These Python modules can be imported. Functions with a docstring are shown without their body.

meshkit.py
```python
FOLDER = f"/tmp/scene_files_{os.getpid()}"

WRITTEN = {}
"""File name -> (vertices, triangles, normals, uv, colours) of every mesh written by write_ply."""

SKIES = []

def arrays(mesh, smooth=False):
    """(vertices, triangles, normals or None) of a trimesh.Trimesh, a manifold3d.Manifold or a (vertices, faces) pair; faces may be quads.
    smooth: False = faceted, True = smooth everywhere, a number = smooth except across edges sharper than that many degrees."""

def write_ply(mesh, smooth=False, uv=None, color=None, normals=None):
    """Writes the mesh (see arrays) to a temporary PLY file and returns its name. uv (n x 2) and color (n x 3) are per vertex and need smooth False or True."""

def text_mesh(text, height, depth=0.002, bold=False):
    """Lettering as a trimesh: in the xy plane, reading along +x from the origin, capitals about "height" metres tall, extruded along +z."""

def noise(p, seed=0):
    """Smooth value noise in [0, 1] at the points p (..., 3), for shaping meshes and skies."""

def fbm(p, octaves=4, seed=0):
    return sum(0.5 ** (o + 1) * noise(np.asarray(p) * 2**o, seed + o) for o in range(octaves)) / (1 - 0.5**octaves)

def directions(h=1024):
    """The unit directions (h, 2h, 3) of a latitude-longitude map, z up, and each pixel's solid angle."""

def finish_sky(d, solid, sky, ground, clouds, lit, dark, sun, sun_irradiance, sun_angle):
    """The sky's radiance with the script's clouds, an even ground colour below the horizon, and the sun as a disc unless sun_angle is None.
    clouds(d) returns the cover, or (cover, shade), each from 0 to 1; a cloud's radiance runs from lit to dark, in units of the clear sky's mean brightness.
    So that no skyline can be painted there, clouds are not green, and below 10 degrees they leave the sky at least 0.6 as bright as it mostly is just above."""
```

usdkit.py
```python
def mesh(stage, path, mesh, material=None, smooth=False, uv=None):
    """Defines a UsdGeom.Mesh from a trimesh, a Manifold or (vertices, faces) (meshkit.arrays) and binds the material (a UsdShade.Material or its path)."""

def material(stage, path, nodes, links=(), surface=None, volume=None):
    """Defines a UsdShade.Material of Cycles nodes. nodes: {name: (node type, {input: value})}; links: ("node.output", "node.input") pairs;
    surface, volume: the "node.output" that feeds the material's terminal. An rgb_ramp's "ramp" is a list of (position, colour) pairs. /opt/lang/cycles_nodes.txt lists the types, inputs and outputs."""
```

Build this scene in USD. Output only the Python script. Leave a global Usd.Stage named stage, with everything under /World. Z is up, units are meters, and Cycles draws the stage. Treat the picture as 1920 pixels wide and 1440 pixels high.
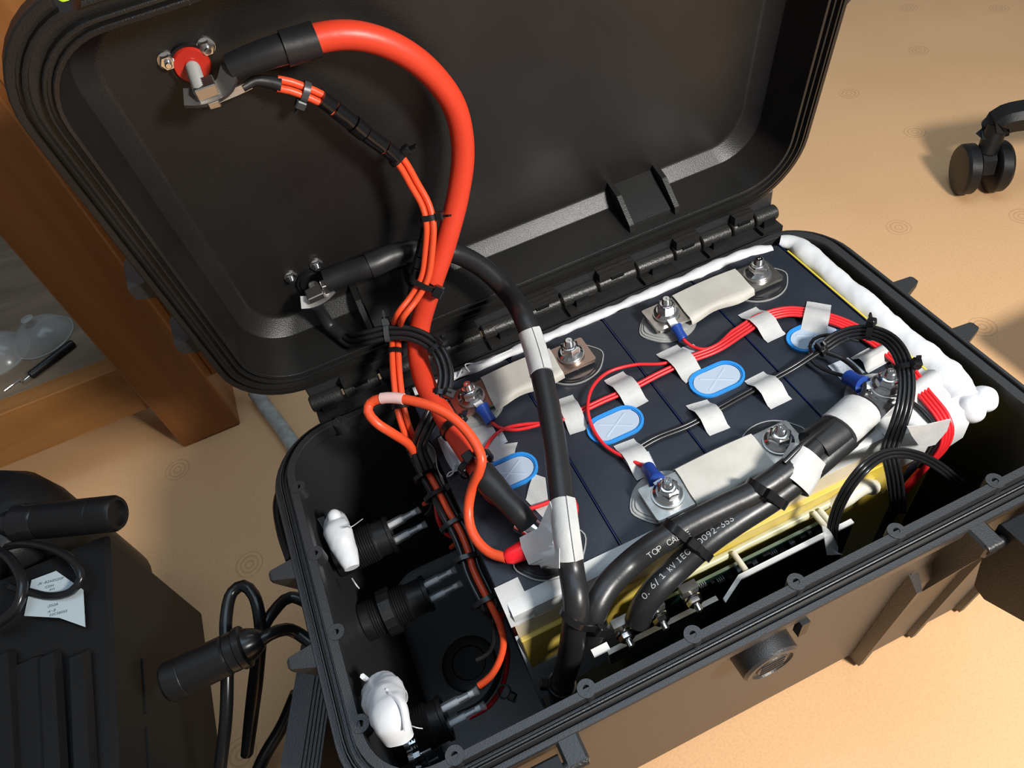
import math, random
import numpy as np, trimesh, usdkit, meshkit
from pxr import Usd, UsdGeom, UsdLux, UsdShade, Gf, Sdf

rng = random.Random(7)
stage = Usd.Stage.CreateInMemory()
UsdGeom.SetStageUpAxis(stage, UsdGeom.Tokens.z)
UsdGeom.SetStageMetersPerUnit(stage, 1.0)
UsdGeom.Xform.Define(stage, '/World'); UsdGeom.Scope.Define(stage, '/World/Looks')
V = lambda *a: np.array(a, float)
# ---------------------------------------------------------------- camera, lights, exposure
# All lengths below are millimetres in the frame of the battery: x along the cells, y towards the hinge,
# z up with 0 on the cells' top; the floor lies at z = FLOOR. W() gives metres with the floor at 0.
FLOOR = -218.0
W = lambda p: (np.asarray(p, float) - V(0, 0, FLOOR)) * 0.001
CAM, FPX = V(-40.59, -243.57, 362.26), 1355.3
RT = np.array([[0.90824512, -0.39240604, 0.14528696], [-0.38863295, -0.66237334, 0.64048886], [-0.15509749, -0.63818418, -0.75409928]])
right, down, fwd = RT[:, 0], RT[:, 1], RT[:, 2]
cam = UsdGeom.Camera.Define(stage, '/World/Camera')
cw = W(CAM)
cam.AddTransformOp().Set(Gf.Matrix4d(*right, 0, *(-down), 0, *(-fwd), 0, *cw, 1))
cam.CreateHorizontalApertureAttr(36.0); cam.CreateVerticalApertureAttr(27.0)
cam.CreateFocalLengthAttr(36.0 * FPX / 1920); cam.CreateClippingRangeAttr(Gf.Vec2f(0.02, 50))
cam.CreateFStopAttr(0.0)
cam.CreateExposureAttr(0.0)
dome = UsdLux.DomeLight.Define(stage, '/World/AmbientDome')
dome.CreateColorAttr(Gf.Vec3f(0.94, 0.97, 1.0)); dome.CreateIntensityAttr(0.05)
lamp = UsdLux.DiskLight.Define(stage, '/World/RoomLamp')
lp, tgt = V(420, -620, 600), V(150, 0, -60)
zax = (lp - tgt) / np.linalg.norm(lp - tgt); xax = np.cross([0, 0, 1.], zax); xax /= np.linalg.norm(xax); yax = np.cross(zax, xax)
lamp.AddTransformOp().Set(Gf.Matrix4d(*xax, 0, *yax, 0, *zax, 0, *W(lp), 1))
lamp.CreateRadiusAttr(0.08); lamp.CreateColorAttr(Gf.Vec3f(1.0, 0.965, 0.91)); lamp.CreateIntensityAttr(205.0)

glow = UsdLux.RectLight.Define(stage, '/World/CeilingLight')     # cool ceiling panel above the room
lp, tgt = V(250, 260, 1900), V(200, 160, 0)
zax = (lp - tgt) / np.linalg.norm(lp - tgt); xax = np.cross([0, 0, 1.], zax); xax /= np.linalg.norm(xax); yax = np.cross(zax, xax)
glow.AddTransformOp().Set(Gf.Matrix4d(*xax, 0, *yax, 0, *zax, 0, *W(lp), 1))
glow.CreateWidthAttr(1.7); glow.CreateHeightAttr(1.2); glow.CreateColorAttr(Gf.Vec3f(0.62, 0.82, 1.0)); glow.CreateIntensityAttr(2.3)

# ---------------------------------------------------------------- points from the camera's calibration
ray = lambda u, v: RT @ V((u - 960) / FPX, (v - 720) / FPX, 1)
def hit(u, v, n, c):
    d = ray(u, v); return CAM + d * ((c - CAM @ n) / (d @ n))
Zp = lambda u, v, z: hit(u, v, V(0, 0, 1), z)
Yp = lambda u, v, y: hit(u, v, V(0, 1, 0), y)
Xp = lambda u, v, x: hit(u, v, V(1, 0, 0), x)
TH = math.radians(82.3)
LO, LS, LD = V(0, 119.5, 7.4), V(0, -math.cos(TH), math.sin(TH)), V(0, math.sin(TH), math.cos(TH))
LX = lambda x, s, d: LO + V(x, 0, 0) + s * LS + d * LD          # lid: x, height above hinge, depth behind its rim plane
Lp = lambda u, v, d: hit(u, v, LD, LD @ LO + d)
def lidmap(p):
    p = np.asarray(p, float); return LO + np.outer(p[:, 0], [1, 0, 0]) + np.outer(p[:, 1], LS) + np.outer(p[:, 2], LD)

# ---------------------------------------------------------------- mesh helpers
def tm(v, f):
    m = trimesh.Trimesh(np.asarray(v, float), np.asarray(f, int), process=False)
    return m
cat = lambda ms: trimesh.util.concatenate([m for m in ms])
def spline(P, step=3.0, closed=False):
    P = [np.asarray(p, float) for p in P]
    if len(P) == 2 and not closed:
        n = max(2, int(np.linalg.norm(P[1] - P[0]) / step)); return np.array([P[0] + (P[1] - P[0]) * t for t in np.linspace(0, 1, n + 1)])
    Q = [P[-1]] + P + P[:2] if closed else [2 * P[0] - P[1]] + P + [2 * P[-1] - P[-2]]
    out = []
    for i in range(1, len(Q) - 2):
        p0, p1, p2, p3 = Q[i - 1], Q[i], Q[i + 1], Q[i + 2]
        d = [max(np.linalg.norm(b - a), 1e-3) ** .5 for a, b in ((p0, p1), (p1, p2), (p2, p3))]
        t0, t1 = 0, d[0]; t2 = t1 + d[1]; t3 = t2 + d[2]
        n = max(2, int(np.linalg.norm(p2 - p1) / step))
        for t in np.linspace(t1, t2, n, endpoint=False):
            a1 = (t1 - t) / (t1 - t0) * p0 + (t - t0) / (t1 - t0) * p1
            a2 = (t2 - t) / (t2 - t1) * p1 + (t - t1) / (t2 - t1) * p2
            a3 = (t3 - t) / (t3 - t2) * p2 + (t - t2) / (t3 - t2) * p3
            b1 = (t2 - t) / (t2 - t0) * a1 + (t - t0) / (t2 - t0) * a2
            b2 = (t3 - t) / (t3 - t1) * a2 + (t - t1) / (t3 - t1) * a3
            out.append((t2 - t) / (t2 - t1) * b1 + (t - t1) / (t2 - t1) * b2)
    if not closed: out.append(P[-1])
    return np.array(out)
def frames(C, up=None, closed=False):
    T = np.gradient(C, axis=0)
    if closed: T = np.roll(C, -1, 0) - np.roll(C, 1, 0)
    T /= np.maximum(np.linalg.norm(T, axis=1, keepdims=True), 1e-9)
    N = []
    if up is not None:
        up = np.asarray(up, float)
        for i, t in enumerate(T):
            u = up if up.ndim == 1 else up[i]
            n = u - t * (u @ t)
            if np.linalg.norm(n) < 1e-3: n = N[-1] if N else np.cross(t, [1, .3, .2])
            N.append(n / np.linalg.norm(n))
    else:
        n = np.cross(T[0], [0.2, 0.1, 1.0]); n = np.cross(n, T[0])
        if np.linalg.norm(n) < 1e-3: n = V(1, 0, 0)
        for t in T:
            n = n - t * (n @ t); n /= np.linalg.norm(n); N.append(n.copy())
    N = np.array(N); return T, N, np.cross(T, N)
def sweep(C, prof, up=None, scale=None, closed=False, caps=True):
    """prof (k,2): (along N, along B)."""
    T, N, B = frames(C, up, closed); n, k = len(C), len(prof); prof = np.asarray(prof, float)
    sc = np.ones(n) if scale is None else np.asarray(scale, float)
    v = (C[:, None] + sc[:, None, None] * (N[:, None] * prof[None, :, :1] + B[:, None] * prof[None, :, 1:])).reshape(-1, 3)
    f = []
    for i in range(n if closed else n - 1):
        j = (i + 1) % n
        for a in range(k):
            b = (a + 1) % k
            f += [[i * k + a, i * k + b, j * k + b], [i * k + a, j * k + b, j * k + a]]
    if caps and not closed:
        v = np.vstack([v, C[0], C[-1]]); s, e = n * k, n * k + 1
        f += [[s, (a + 1) % k, a] for a in range(k)] + [[e, (n - 1) * k + a, (n - 1) * k + (a + 1) % k] for a in range(k)]
    m = tm(v, f)
    if np.linalg.norm(m.vertices) and m.volume < 0: m.invert()
    return m
circ = lambda r, n=14: np.array([[r * math.cos(a), r * math.sin(a)] for a in np.linspace(0, 2 * math.pi, n, endpoint=False)])
rect = lambda w, h: np.array([[-h / 2, -w / 2], [h / 2, -w / 2], [h / 2, w / 2], [-h / 2, w / 2]])    # thickness h along N, width w along B
def tube(P, r, n=14, step=3.0, scale=None, closed=False, raw=False):
    C = np.asarray(P) if raw else spline(P, step, closed)
    if callable(scale): scale = [scale(t) for t in np.linspace(0, 1, len(C))]
    return sweep(C, circ(r, n), scale=scale, closed=closed)
def band(P, w, t, up, step=3.0, closed=False): return sweep(spline(P, step, closed), rect(w, t), up=up, closed=closed)
def lathe(prof, base, axis, n=24):
    """prof: (distance along the axis, radius)."""
    axis = np.asarray(axis, float); axis /= np.linalg.norm(axis)
    a = np.cross(axis, [0, 0, 1.]) if abs(axis[2]) < .9 else np.cross(axis, [1., 0, 0]); a /= np.linalg.norm(a); b = np.cross(axis, a)
    v, f = [], []
    for h, r in prof:
        for q in np.linspace(0, 2 * math.pi, n, endpoint=False): v.append(base + axis * h + (a * math.cos(q) + b * math.sin(q)) * max(r, 1e-3))
    for i in range(len(prof) - 1):
        for k in range(n):
            l = (k + 1) % n; f += [[i * n + k, i * n + l, (i + 1) * n + l], [i * n + k, (i + 1) * n + l, (i + 1) * n + k]]
    for i, flip in ((0, 1), (len(prof) - 1, 0)):
        v.append(np.asarray(base) + axis * prof[i][0]); c = len(v) - 1
        f += [[c, i * n + (k + 1) % n, i * n + k] if flip else [c, i * n + k, i * n + (k + 1) % n] for k in range(n)]
    m = tm(v, f)
    if m.volume < 0: m.invert()
    return m
def cyl(p0, p1, r, n=20, bev=0.0):
    p0, p1 = np.asarray(p0, float), np.asarray(p1, float); L = np.linalg.norm(p1 - p0)
    pr = [(0, r), (L, r)] if not bev else [(0, r - bev), (bev, r), (L - bev, r), (L, r - bev)]
    return lathe(pr, p0, p1 - p0, n)
def hexprism(base, axis, h, af, bev=0.6, rot=0.0, n=6):
    axis = np.asarray(axis, float); axis /= np.linalg.norm(axis)
    a = np.cross(axis, [0, 0, 1.]) if abs(axis[2]) < .9 else np.cross(axis, [1., 0, 0]); a /= np.linalg.norm(a); b = np.cross(axis, a)
    R = af / 2 / math.cos(math.pi / n); v, f = [], []
    for hh, k in ((0, 1), (h - bev, 1), (h, 1 - bev / R * 1.3)):
        for i in range(n):
            q = rot + 2 * math.pi * i / n; v.append(base + axis * hh + k * R * (a * math.cos(q) + b * math.sin(q)))
    for i in range(2):
        for k in range(n):
            l = (k + 1) % n; f += [[i * n + k, i * n + l, (i + 1) * n + l], [i * n + k, (i + 1) * n + l, (i + 1) * n + k]]
    for k in range(1, n - 1): f += [[0, k + 1, k], [2 * n, 2 * n + k, 2 * n + k + 1]]
    m = tm(v, f)
    if m.volume < 0: m.invert()
    return m
def box(x0, x1, y0, y1, z0, z1, b=0.0):
    import manifold3d as mf
    if b <= 0: 
        m = trimesh.creation.box(extents=(x1 - x0, y1 - y0, z1 - z0)); m.apply_translation(((x0 + x1) / 2, (y0 + y1) / 2, (z0 + z1) / 2)); return m
    pts = []
    for x in (x0, x1):
        for y in (y0, y1):
            for z in (z0, z1):
                sx, sy, sz = (1 if x == x0 else -1), (1 if y == y0 else -1), (1 if z == z0 else -1)
                pts += [(x + sx * b, y + sy * b, z), (x + sx * b, y, z + sz * b), (x, y + sy * b, z + sz * b)]
    return hull(pts)
def hull(pts): return trimesh.convex.convex_hull(np.asarray(pts, float))
def obox(c, ax, ay, az, b=0.0):
    """box with half-vectors ax, ay, az about c."""
    m = box(-1, 1, -1, 1, -1, 1) if b <= 0 else None
    if m is None:
        l = [np.linalg.norm(a) for a in (ax, ay, az)]; m = box(-l[0], l[0], -l[1], l[1], -l[2], l[2], b); ax, ay, az = [a / n for a, n in zip((ax, ay, az), l)]
    v = m.vertices @ np.array([ax, ay, az], float) + c
    return tm(v, m.faces if np.linalg.det(np.array([ax, ay, az], float)) > 0 else m.faces[:, ::-1])
def rr(x0, x1, y0, y1, r, n=10):
    o = []
    for cx, cy, a in ((x1 - r, y1 - r, 0), (x0 + r, y1 - r, 90), (x0 + r, y0 + r, 180), (x1 - r, y0 + r, 270)):
        for q in np.linspace(a, a + 90, n + 1): o.append((cx + r * math.cos(math.radians(q)), cy + r * math.sin(math.radians(q))))
    return np.array(o)
def loft(rings, cap=True):
    k = len(rings[0]); v = np.vstack(rings); f = []
    for i in range(len(rings) - 1):
        for a in range(k):
            b = (a + 1) % k; f += [[i * k + a, i * k + b, (i + 1) * k + b], [i * k + a, (i + 1) * k + b, (i + 1) * k + a]]
    if cap:
        for i, fl in ((0, 1), (len(rings) - 1, 0)):
            v = np.vstack([v, rings[i].mean(0)]); c = len(v) - 1
            f += [[c, i * k + (a + 1) % k, i * k + a] if fl else [c, i * k + a, i * k + (a + 1) % k] for a in range(k)]
    m = tm(v, f)
    if m.volume < 0: m.invert()
    return m
def extrude(poly, z0, z1):
    from shapely.geometry import Polygon
    p = poly if hasattr(poly, 'exterior') else Polygon(poly)
    m = trimesh.creation.extrude_polygon(p.buffer(0), z1 - z0, engine='earcut'); m.apply_translation((0, 0, z0)); return m
def sheet(grid, t):
    """grid (n,m,3) -> thin solid of thickness t (offset along the mean normal)."""
    n, m = grid.shape[:2]
    du, dv = np.gradient(grid, axis=0), np.gradient(grid, axis=1); N = np.cross(du, dv); N /= np.maximum(np.linalg.norm(N, axis=2, keepdims=True), 1e-9)
    if N[..., 2].mean() < 0: N = -N
    v = np.vstack([(grid + N * t).reshape(-1, 3), grid.reshape(-1, 3)]); K = n * m; f = []
    for i in range(n - 1):
        for j in range(m - 1):
            a, b, c, d = i * m + j, i * m + j + 1, (i + 1) * m + j + 1, (i + 1) * m + j
            f += [[a, b, c], [a, c, d], [K + a, K + c, K + b], [K + a, K + d, K + c]]
    edge = [(0, j) for j in range(m)] + [(i, m - 1) for i in range(1, n)] + [(n - 1, j) for j in range(m - 2, -1, -1)] + [(i, 0) for i in range(n - 2, 0, -1)]
    e = [i * m + j for i, j in edge]
    for a, b in zip(e, e[1:] + e[:1]): f += [[a, K + a, K + b], [a, K + b, b]]
    mm = tm(v, f)
    if mm.volume < 0: mm.invert()
    return mm
def lump(m, amp, scale, seed=0):
    v = np.array(m.vertices); n = m.vertex_normals
    m.vertices = v + n * ((meshkit.fbm(v / scale, 3, seed) - .5) * 2 * amp)[:, None]; return m

# ---------------------------------------------------------------- materials
LOOKS = {}
def mat(name, col, rough=.5, metal=0., col2=None, vs=120., bump=0., bs=900., ramp=(.35, .65), **kw):
    nodes = {'p': ('principled_bsdf', dict(base_color=col, roughness=rough, metallic=metal, **kw))}; links = []
    if col2 is not None or bump: nodes['g'] = ('geometry', {})
    if col2 is not None:
        nodes['n'] = ('noise_texture', {'scale': vs, 'detail': 4.}); nodes['r'] = ('rgb_ramp', {'ramp': [(ramp[0], col), (ramp[1], col2)]})
        links += [('g.position', 'n.vector'), ('n.fac', 'r.fac'), ('r.color', 'p.base_color')]
    if bump:
        nodes['bn'] = ('noise_texture', {'scale': bs, 'detail': 3.}); nodes['b'] = ('bump', {'strength': bump, 'distance': .0006})
        links += [('g.position', 'bn.vector'), ('bn.fac', 'b.height'), ('b.normal', 'p.normal')]
    LOOKS[name] = usdkit.material(stage, '/World/Looks/' + name, nodes, links, surface='p.BSDF')
    return LOOKS[name]
PLASTIC = mat('case_plastic', (.020, .020, .021), .42, bump=.35, bs=1500., specular_ior_level=.9)
PLASTIC_IN = mat('case_plastic_inner', (.010, .0095, .009), .36, col2=(.014, .013, .012), vs=25., bump=.3, bs=1500.)
BARREL = mat('hinge_plastic', (.02, .019, .018), .38, bump=.5, bs=700.)
CELLTOP = mat('cell_cover', (.014, .018, .028), .42, col2=(.020, .025, .036), vs=40., bump=.15, bs=1200.)
BLUEFILM = mat('blue_film', (.008, .018, .085), .25)
BLUERING = mat('vent_ring_blue', (.03, .28, .75), .3)
VENT = mat('vent_film', (.45, .54, .66), .25, specular_ior_level=.7)
GASKET = mat('terminal_gasket', (.34, .34, .33), .35)
GASKETD = mat('terminal_gasket_dark', (.02, .021, .025), .3)
STEEL = mat('bright_steel', (.78, .79, .80), .16, 1.0)
DULLSTEEL = mat('dull_steel', (.66, .64, .61), .33, 1.0, col2=(.62, .6, .57), vs=200.)
ALU = mat('busbar_metal', (.66, .63, .59), .3, 1.0, col2=(.5, .46, .42), vs=160.)
COPPERISH = mat('busbar_warm_metal', (.5, .36, .3), .3, 1.0)
CREPE = mat('busbar_tape', (.50, .475, .425), .6, col2=(.56, .54, .49), vs=60., bump=.2, bs=300.)
TAPE = mat('masking_tape', (.55, .55, .54), .55, col2=(.61, .61, .60), vs=90., alpha=.86, bump=.25, bs=600.)
TAPEW = mat('tape_wrap', (.47, .47, .46), .5, col2=(.56, .56, .55), vs=70., bump=.3, bs=350.)
TAPETHIN = mat('tape_thin', (.80, .82, .82), .4, alpha=.76, bump=.4, bs=200.)
STICKER = mat('white_sticker', (.50, .54, .60), .5, col2=(.38, .42, .48), vs=900., ramp=(.5, .62))
RED = mat('red_cable_sheath', (.72, .052, .020), .42, bump=.1, bs=300.)
REDW = mat('red_silicone_wire', (.74, .022, .028), .38)
ORW = mat('orange_red_wire', (.82, .085, .025), .38)
REDBOOT = mat('red_boot', (.80, .012, .02), .35)
PINKBOOT = mat('pale_sleeve', (.85, .55, .52), .4)
BLACKC = mat('black_cable_sheath', (.017, .017, .018), .36, bump=.15, bs=250.)
BLACKW = mat('black_wire', (.012, .012, .013), .25)
SHRINK = mat('heat_shrink', (.014, .014, .015), .42, bump=.2, bs=150.)
GLOSSB = mat('glossy_black_sleeve', (.008, .008, .009), .12)
ZIP = mat('zip_tie_nylon', (.009, .009, .010), .22)
GREYZIP = mat('zip_tie_grey', (.05, .055, .06), .3)  # lighter grey nylon than the other ties
PRINT = mat('cable_print', (.42, .42, .41), .6)
CRIMP = mat('blue_crimp_sleeve', (.012, .05, .28), .35)
SILI = mat('silicone_white', (.70, .71, .73), .42, bump=.12, bs=120.)
WALLPATCH = mat('grey_wall_patch', (.58, .59, .59), .5, alpha=.8)
CLEARGEL = mat('clear_film', (.75, .78, .8), .2, alpha=.35)
GELW = mat('milky_gel', (.66, .69, .72), .25, col2=(.5, .58, .68), vs=50.)
PAPER = mat('front_tape_tan', (.58, .49, .34), .55, col2=(.63, .55, .41), vs=50., bump=.2, bs=200.)
PAPERTOP = mat('edge_tape_white', (.54, .55, .55), .5, col2=(.60, .61, .61), vs=60., bump=.2, bs=200.)
EPOXY = mat('yellow_epoxy_board', (.68, .50, .06), .3, col2=(.66, .50, .13), vs=60.)
EPOXYEDGE = mat('yellow_edge', (.72, .58, .06), .4)
EPOXYPALE = mat('pale_epoxy_edge', (.50, .49, .30), .3)
PCB = mat('circuit_green', (.010, .035, .025), .3)
PCBEDGE = mat('circuit_edge', (.12, .17, .12), .4)
CHIP = mat('chip_black', (.008, .008, .008), .3)
SOLDER = mat('solder', (.8, .8, .8), .25, 1.0)
PLATEK = mat('plate_black', (.006, .006, .007), .4)
NYLON = mat('nylon_cream', (.62, .60, .50), .4)
WHITEEDGE = mat('plate_white_edge', (.78, .79, .78), .4)
BLACKH = mat('black_housing', (.008, .008, .0085), .42, bump=.2, bs=700., specular_ior_level=.4)
CLEAR = mat('clear_sleeve', (.85, .86, .88), .12, alpha=.10, specular_ior_level=1.)
TIN = mat('tin_terminal', (.88, .89, .90), .35)
WOOD = mat('desk_wood', (.21, .075, .018), .42)
LABEL = mat('paper_label', (.52, .60, .64), .6)
INK = mat('label_ink', (.05, .07, .09), .6)
DOMEG = mat('clear_plastic_lid', (.58, .58, .55), .22, alpha=.5, specular_ior_level=.9)
RUBBERG = mat('grey_hose', (.45, .45, .42), .5, col2=(.3, .3, .28), vs=120.)
LIME = mat('lime_plastic', (.62, .80, .01), .5)
THREAD = mat('thread_steel', (.60, .59, .57), .3, .45)
REDPOST = mat('red_insulator', (.50, .025, .014), .35)
# floor: sheet with small printed swirls, nothing but a little print and grain
usd_floor = usdkit.material(stage, '/World/Looks/floor_sheet', {
    'g': ('geometry', {}), 'm': ('mapping', {'scale': (1, 1, 0)}),
    'v': ('voronoi_texture', {'scale': 6.5, 'dimensions': '2D', 'randomness': .75}),
    'w1': ('noise_texture', {'scale': 60., 'detail': 2.}), 'add': ('math', {'math_type': 'multiply_add', 'value2': .02, 'value3': 0.}),
    'k': ('math', {'math_type': 'multiply', 'value2': 215.}), 's': ('math', {'math_type': 'sine'}), 'gt': ('math', {'math_type': 'greater_than', 'value2': .35}),
    'lt': ('math', {'math_type': 'less_than', 'value2': .088}), 'mul': ('math', {'math_type': 'multiply'}), 'str': ('math', {'math_type': 'multiply', 'value2': .30}),
    'n': ('noise_texture', {'scale': 5., 'detail': 5.}), 'r': ('rgb_ramp', {'ramp': [(.3, (.78, .455, .225)), (.7, (.85, .51, .26))]}),
    'n2': ('noise_texture', {'scale': 500., 'detail': 3.}), 'r2': ('rgb_ramp', {'ramp': [(.3, (.9, .9, .9)), (.6, (1, 1, 1))]}), 'mm': ('mix', {'mix_type': 'multiply', 'fac': 1.}),
    'mx': ('mix', {'color2': (.33, .17, .07)}), 'p': ('principled_bsdf', {'roughness': .55, 'specular_ior_level': .35})},
    [('g.position', 'm.vector'), ('m.vector', 'v.vector'), ('g.position', 'w1.vector'), ('w1.fac', 'add.value1'), ('v.distance', 'add.value3'),
     ('add.value', 'k.value1'), ('k.value', 's.value1'), ('s.value', 'gt.value1'), ('v.distance', 'lt.value1'), ('gt.value', 'mul.value1'), ('lt.value', 'mul.value2'), ('mul.value', 'str.value1'),
     ('g.position', 'n.vector'), ('n.fac', 'r.fac'), ('g.position', 'n2.vector'), ('n2.fac', 'r2.fac'), ('r.color', 'mm.color1'), ('r2.color', 'mm.color2'),
     ('str.value', 'mx.fac'), ('mm.color', 'mx.color1'), ('mx.color', 'p.base_color')], surface='p.BSDF')
def woodmat(name, a, b, rot, rough=.4):
    return usdkit.material(stage, '/World/Looks/' + name, {
        'g': ('geometry', {}), 'm': ('mapping', {'scale': rot}), 'n': ('noise_texture', {'scale': 14., 'detail': 6., 'distortion': 1.2}),
        'r': ('rgb_ramp', {'ramp': [(.3, a), (.7, b)]}), 'p': ('principled_bsdf', {'roughness': rough})},
        [('g.position', 'm.vector'), ('m.vector', 'n.vector'), ('n.fac', 'r.fac'), ('r.color', 'p.base_color')], surface='p.BSDF')
WOODV = woodmat('wood_upright', (.27, .095, .024), (.38, .15, .042), (3, 3, .25))
WOODH = woodmat('wood_rail', (.30, .125, .035), (.40, .18, .055), (.25, 3, 3))
WOODS = woodmat('wood_shelf_worn', (.17, .12, .075), (.26, .19, .125), (.4, 3, 3), .6)

# ---------------------------------------------------------------- things
USED = {}
def path(name, parent='/World'):
    k = (parent, name); n = USED.get(k, 0); USED[k] = n + 1
    return f'{parent}/{name}' + (f'_{n:03d}' if n else '')
def tag(prim, **kw):
    for k, v in kw.items():
        if v: prim.SetCustomDataByKey(k, v)
class Thing:
    """collects meshes in case millimetres; done() writes an Xform at the base with the meshes as parts (parent = a part's handle for sub-parts)"""
    def __init__(s, name, label, cat, group=None): s.name, s.label, s.cat, s.group, s.parts = name, label, cat, group, []
    def add(s, name, mesh, m, parent=None, smooth=35, label=None, kind=None):
        s.parts.append((name, mesh, m, parent, smooth, label, kind)); return len(s.parts) - 1
    def done(s, loc=None):
        allv = np.vstack([p[1].vertices for p in s.parts]); lo, hi = allv.min(0), allv.max(0)
        s.loc = V((lo[0] + hi[0]) / 2, (lo[1] + hi[1]) / 2, lo[2]) if loc is None else np.asarray(loc, float)
        s.path = path(s.name); x = UsdGeom.Xform.Define(stage, s.path); x.AddTranslateOp().Set(Gf.Vec3d(*W(s.loc)))
        tag(x.GetPrim(), label=s.label, category=s.cat, group=s.group)
        got = []
        for name, mesh, m, parent, smooth, label, kind in s.parts:
            p = path(name, s.path if parent is None else got[parent]); got.append(p)
            pm = emit(p, mesh, m, s.loc, smooth, False); tag(pm.GetPrim(), label=label, kind=kind)
        return s
    def copy(s, loc, label, group=None, rot=0.):
        p = path(s.name); x = UsdGeom.Xform.Define(stage, p); x.AddTranslateOp().Set(Gf.Vec3d(*W(loc)))
        if rot: x.AddRotateZOp().Set(rot)
        pr = x.GetPrim()
        # reference only the parts, through a class-like internal reference
        pr.GetReferences().AddInternalReference(s.path); pr.SetInstanceable(True)
        tag(pr, label=label, category=s.cat, group=group or s.group); return pr
def emit(p, mesh, m, loc, smooth=35, xf=True):
    v = (np.asarray(mesh.vertices) - loc) * .001
    g = usdkit.mesh(stage, p, (v, mesh.faces), m, smooth=smooth)
    if xf: g.AddTranslateOp().Set(Gf.Vec3d(*W(loc)))
    return g
def single(name, mesh, m, label, cat, group=None, smooth=35, kind=None):
    v = np.asarray(mesh.vertices); lo, hi = v.min(0), v.max(0); loc = V((lo[0] + hi[0]) / 2, (lo[1] + hi[1]) / 2, lo[2])
    g = emit(path(name), mesh, m, loc, smooth); tag(g.GetPrim(), label=label, category=cat, group=group, kind=kind); return g
# ---------------------------------------------------------------- floor
g = emit(path('floor'), box(-2500, 3000, -1600, 3000, FLOOR - 30, FLOOR), usd_floor, V(0, 0, FLOOR), False); tag(g.GetPrim(), label='peach beige sheet floor printed with small swirls', kind='structure')

def hull_x(prof, x0, x1, b=1.5):
    from shapely.geometry import Polygon as PG
    m = extrude(PG(prof).buffer(-b).buffer(b), x0, x1); v = m.vertices; return tm(np.column_stack([v[:, 2], v[:, 0], v[:, 1]]), m.faces)
# ---------------------------------------------------------------- the hard case
RO, RI = (-139., 298., -145., 108.5), (-122., 279., -131., 93.)
def rimring(t, z, inset=0., n=10):
    a = [o + (i - o) * t for o, i in zip(RO, RI)]
    r = 46 + (30 - 46) * t - inset * .6
    p = rr(a[0] + inset, a[1] - inset, a[2] + inset, a[3] - inset, max(r, 8), n)
    return np.column_stack([p, np.full(len(p), z)])
case = Thing('hard_case', 'open black plastic hard case on the floor holding the battery pack', 'case')
prof = [(.55, -217, 12), (.55, -214, 9), (.55, -206, 6), (.42, -24, 0), (.38, -17, 0), (.02, -16, 0), (0, -15, 0), (0, -9.5, 0), (.04, -8.5, 0), (.24, -8.5, 0), (.26, -11, 0), (.30, -11, 0),
        (.31, -5, 0), (.325, -4, 0), (.36, -4, 0), (.375, -6.5, 0), (.40, -6.5, 0), (.41, -3.4, 0), (.435, -3.2, 0), (.45, -5.5, 0), (.52, -5.5, 0), (.53, -4.6, 0), (.56, -4.6, 0), (.57, -5.5, 0), (.63, -5.5, 0), (.635, -8, 0), (.68, -8, 0),
        (.685, -.4, 0), (.70, 0, 0), (.985, 0, 0), (1, -.4, 0), (1, -9, 0), (.86, -12, 0), (.86, -190, 5), (.86, -203, 9), (.86, -208, 18)]
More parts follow.
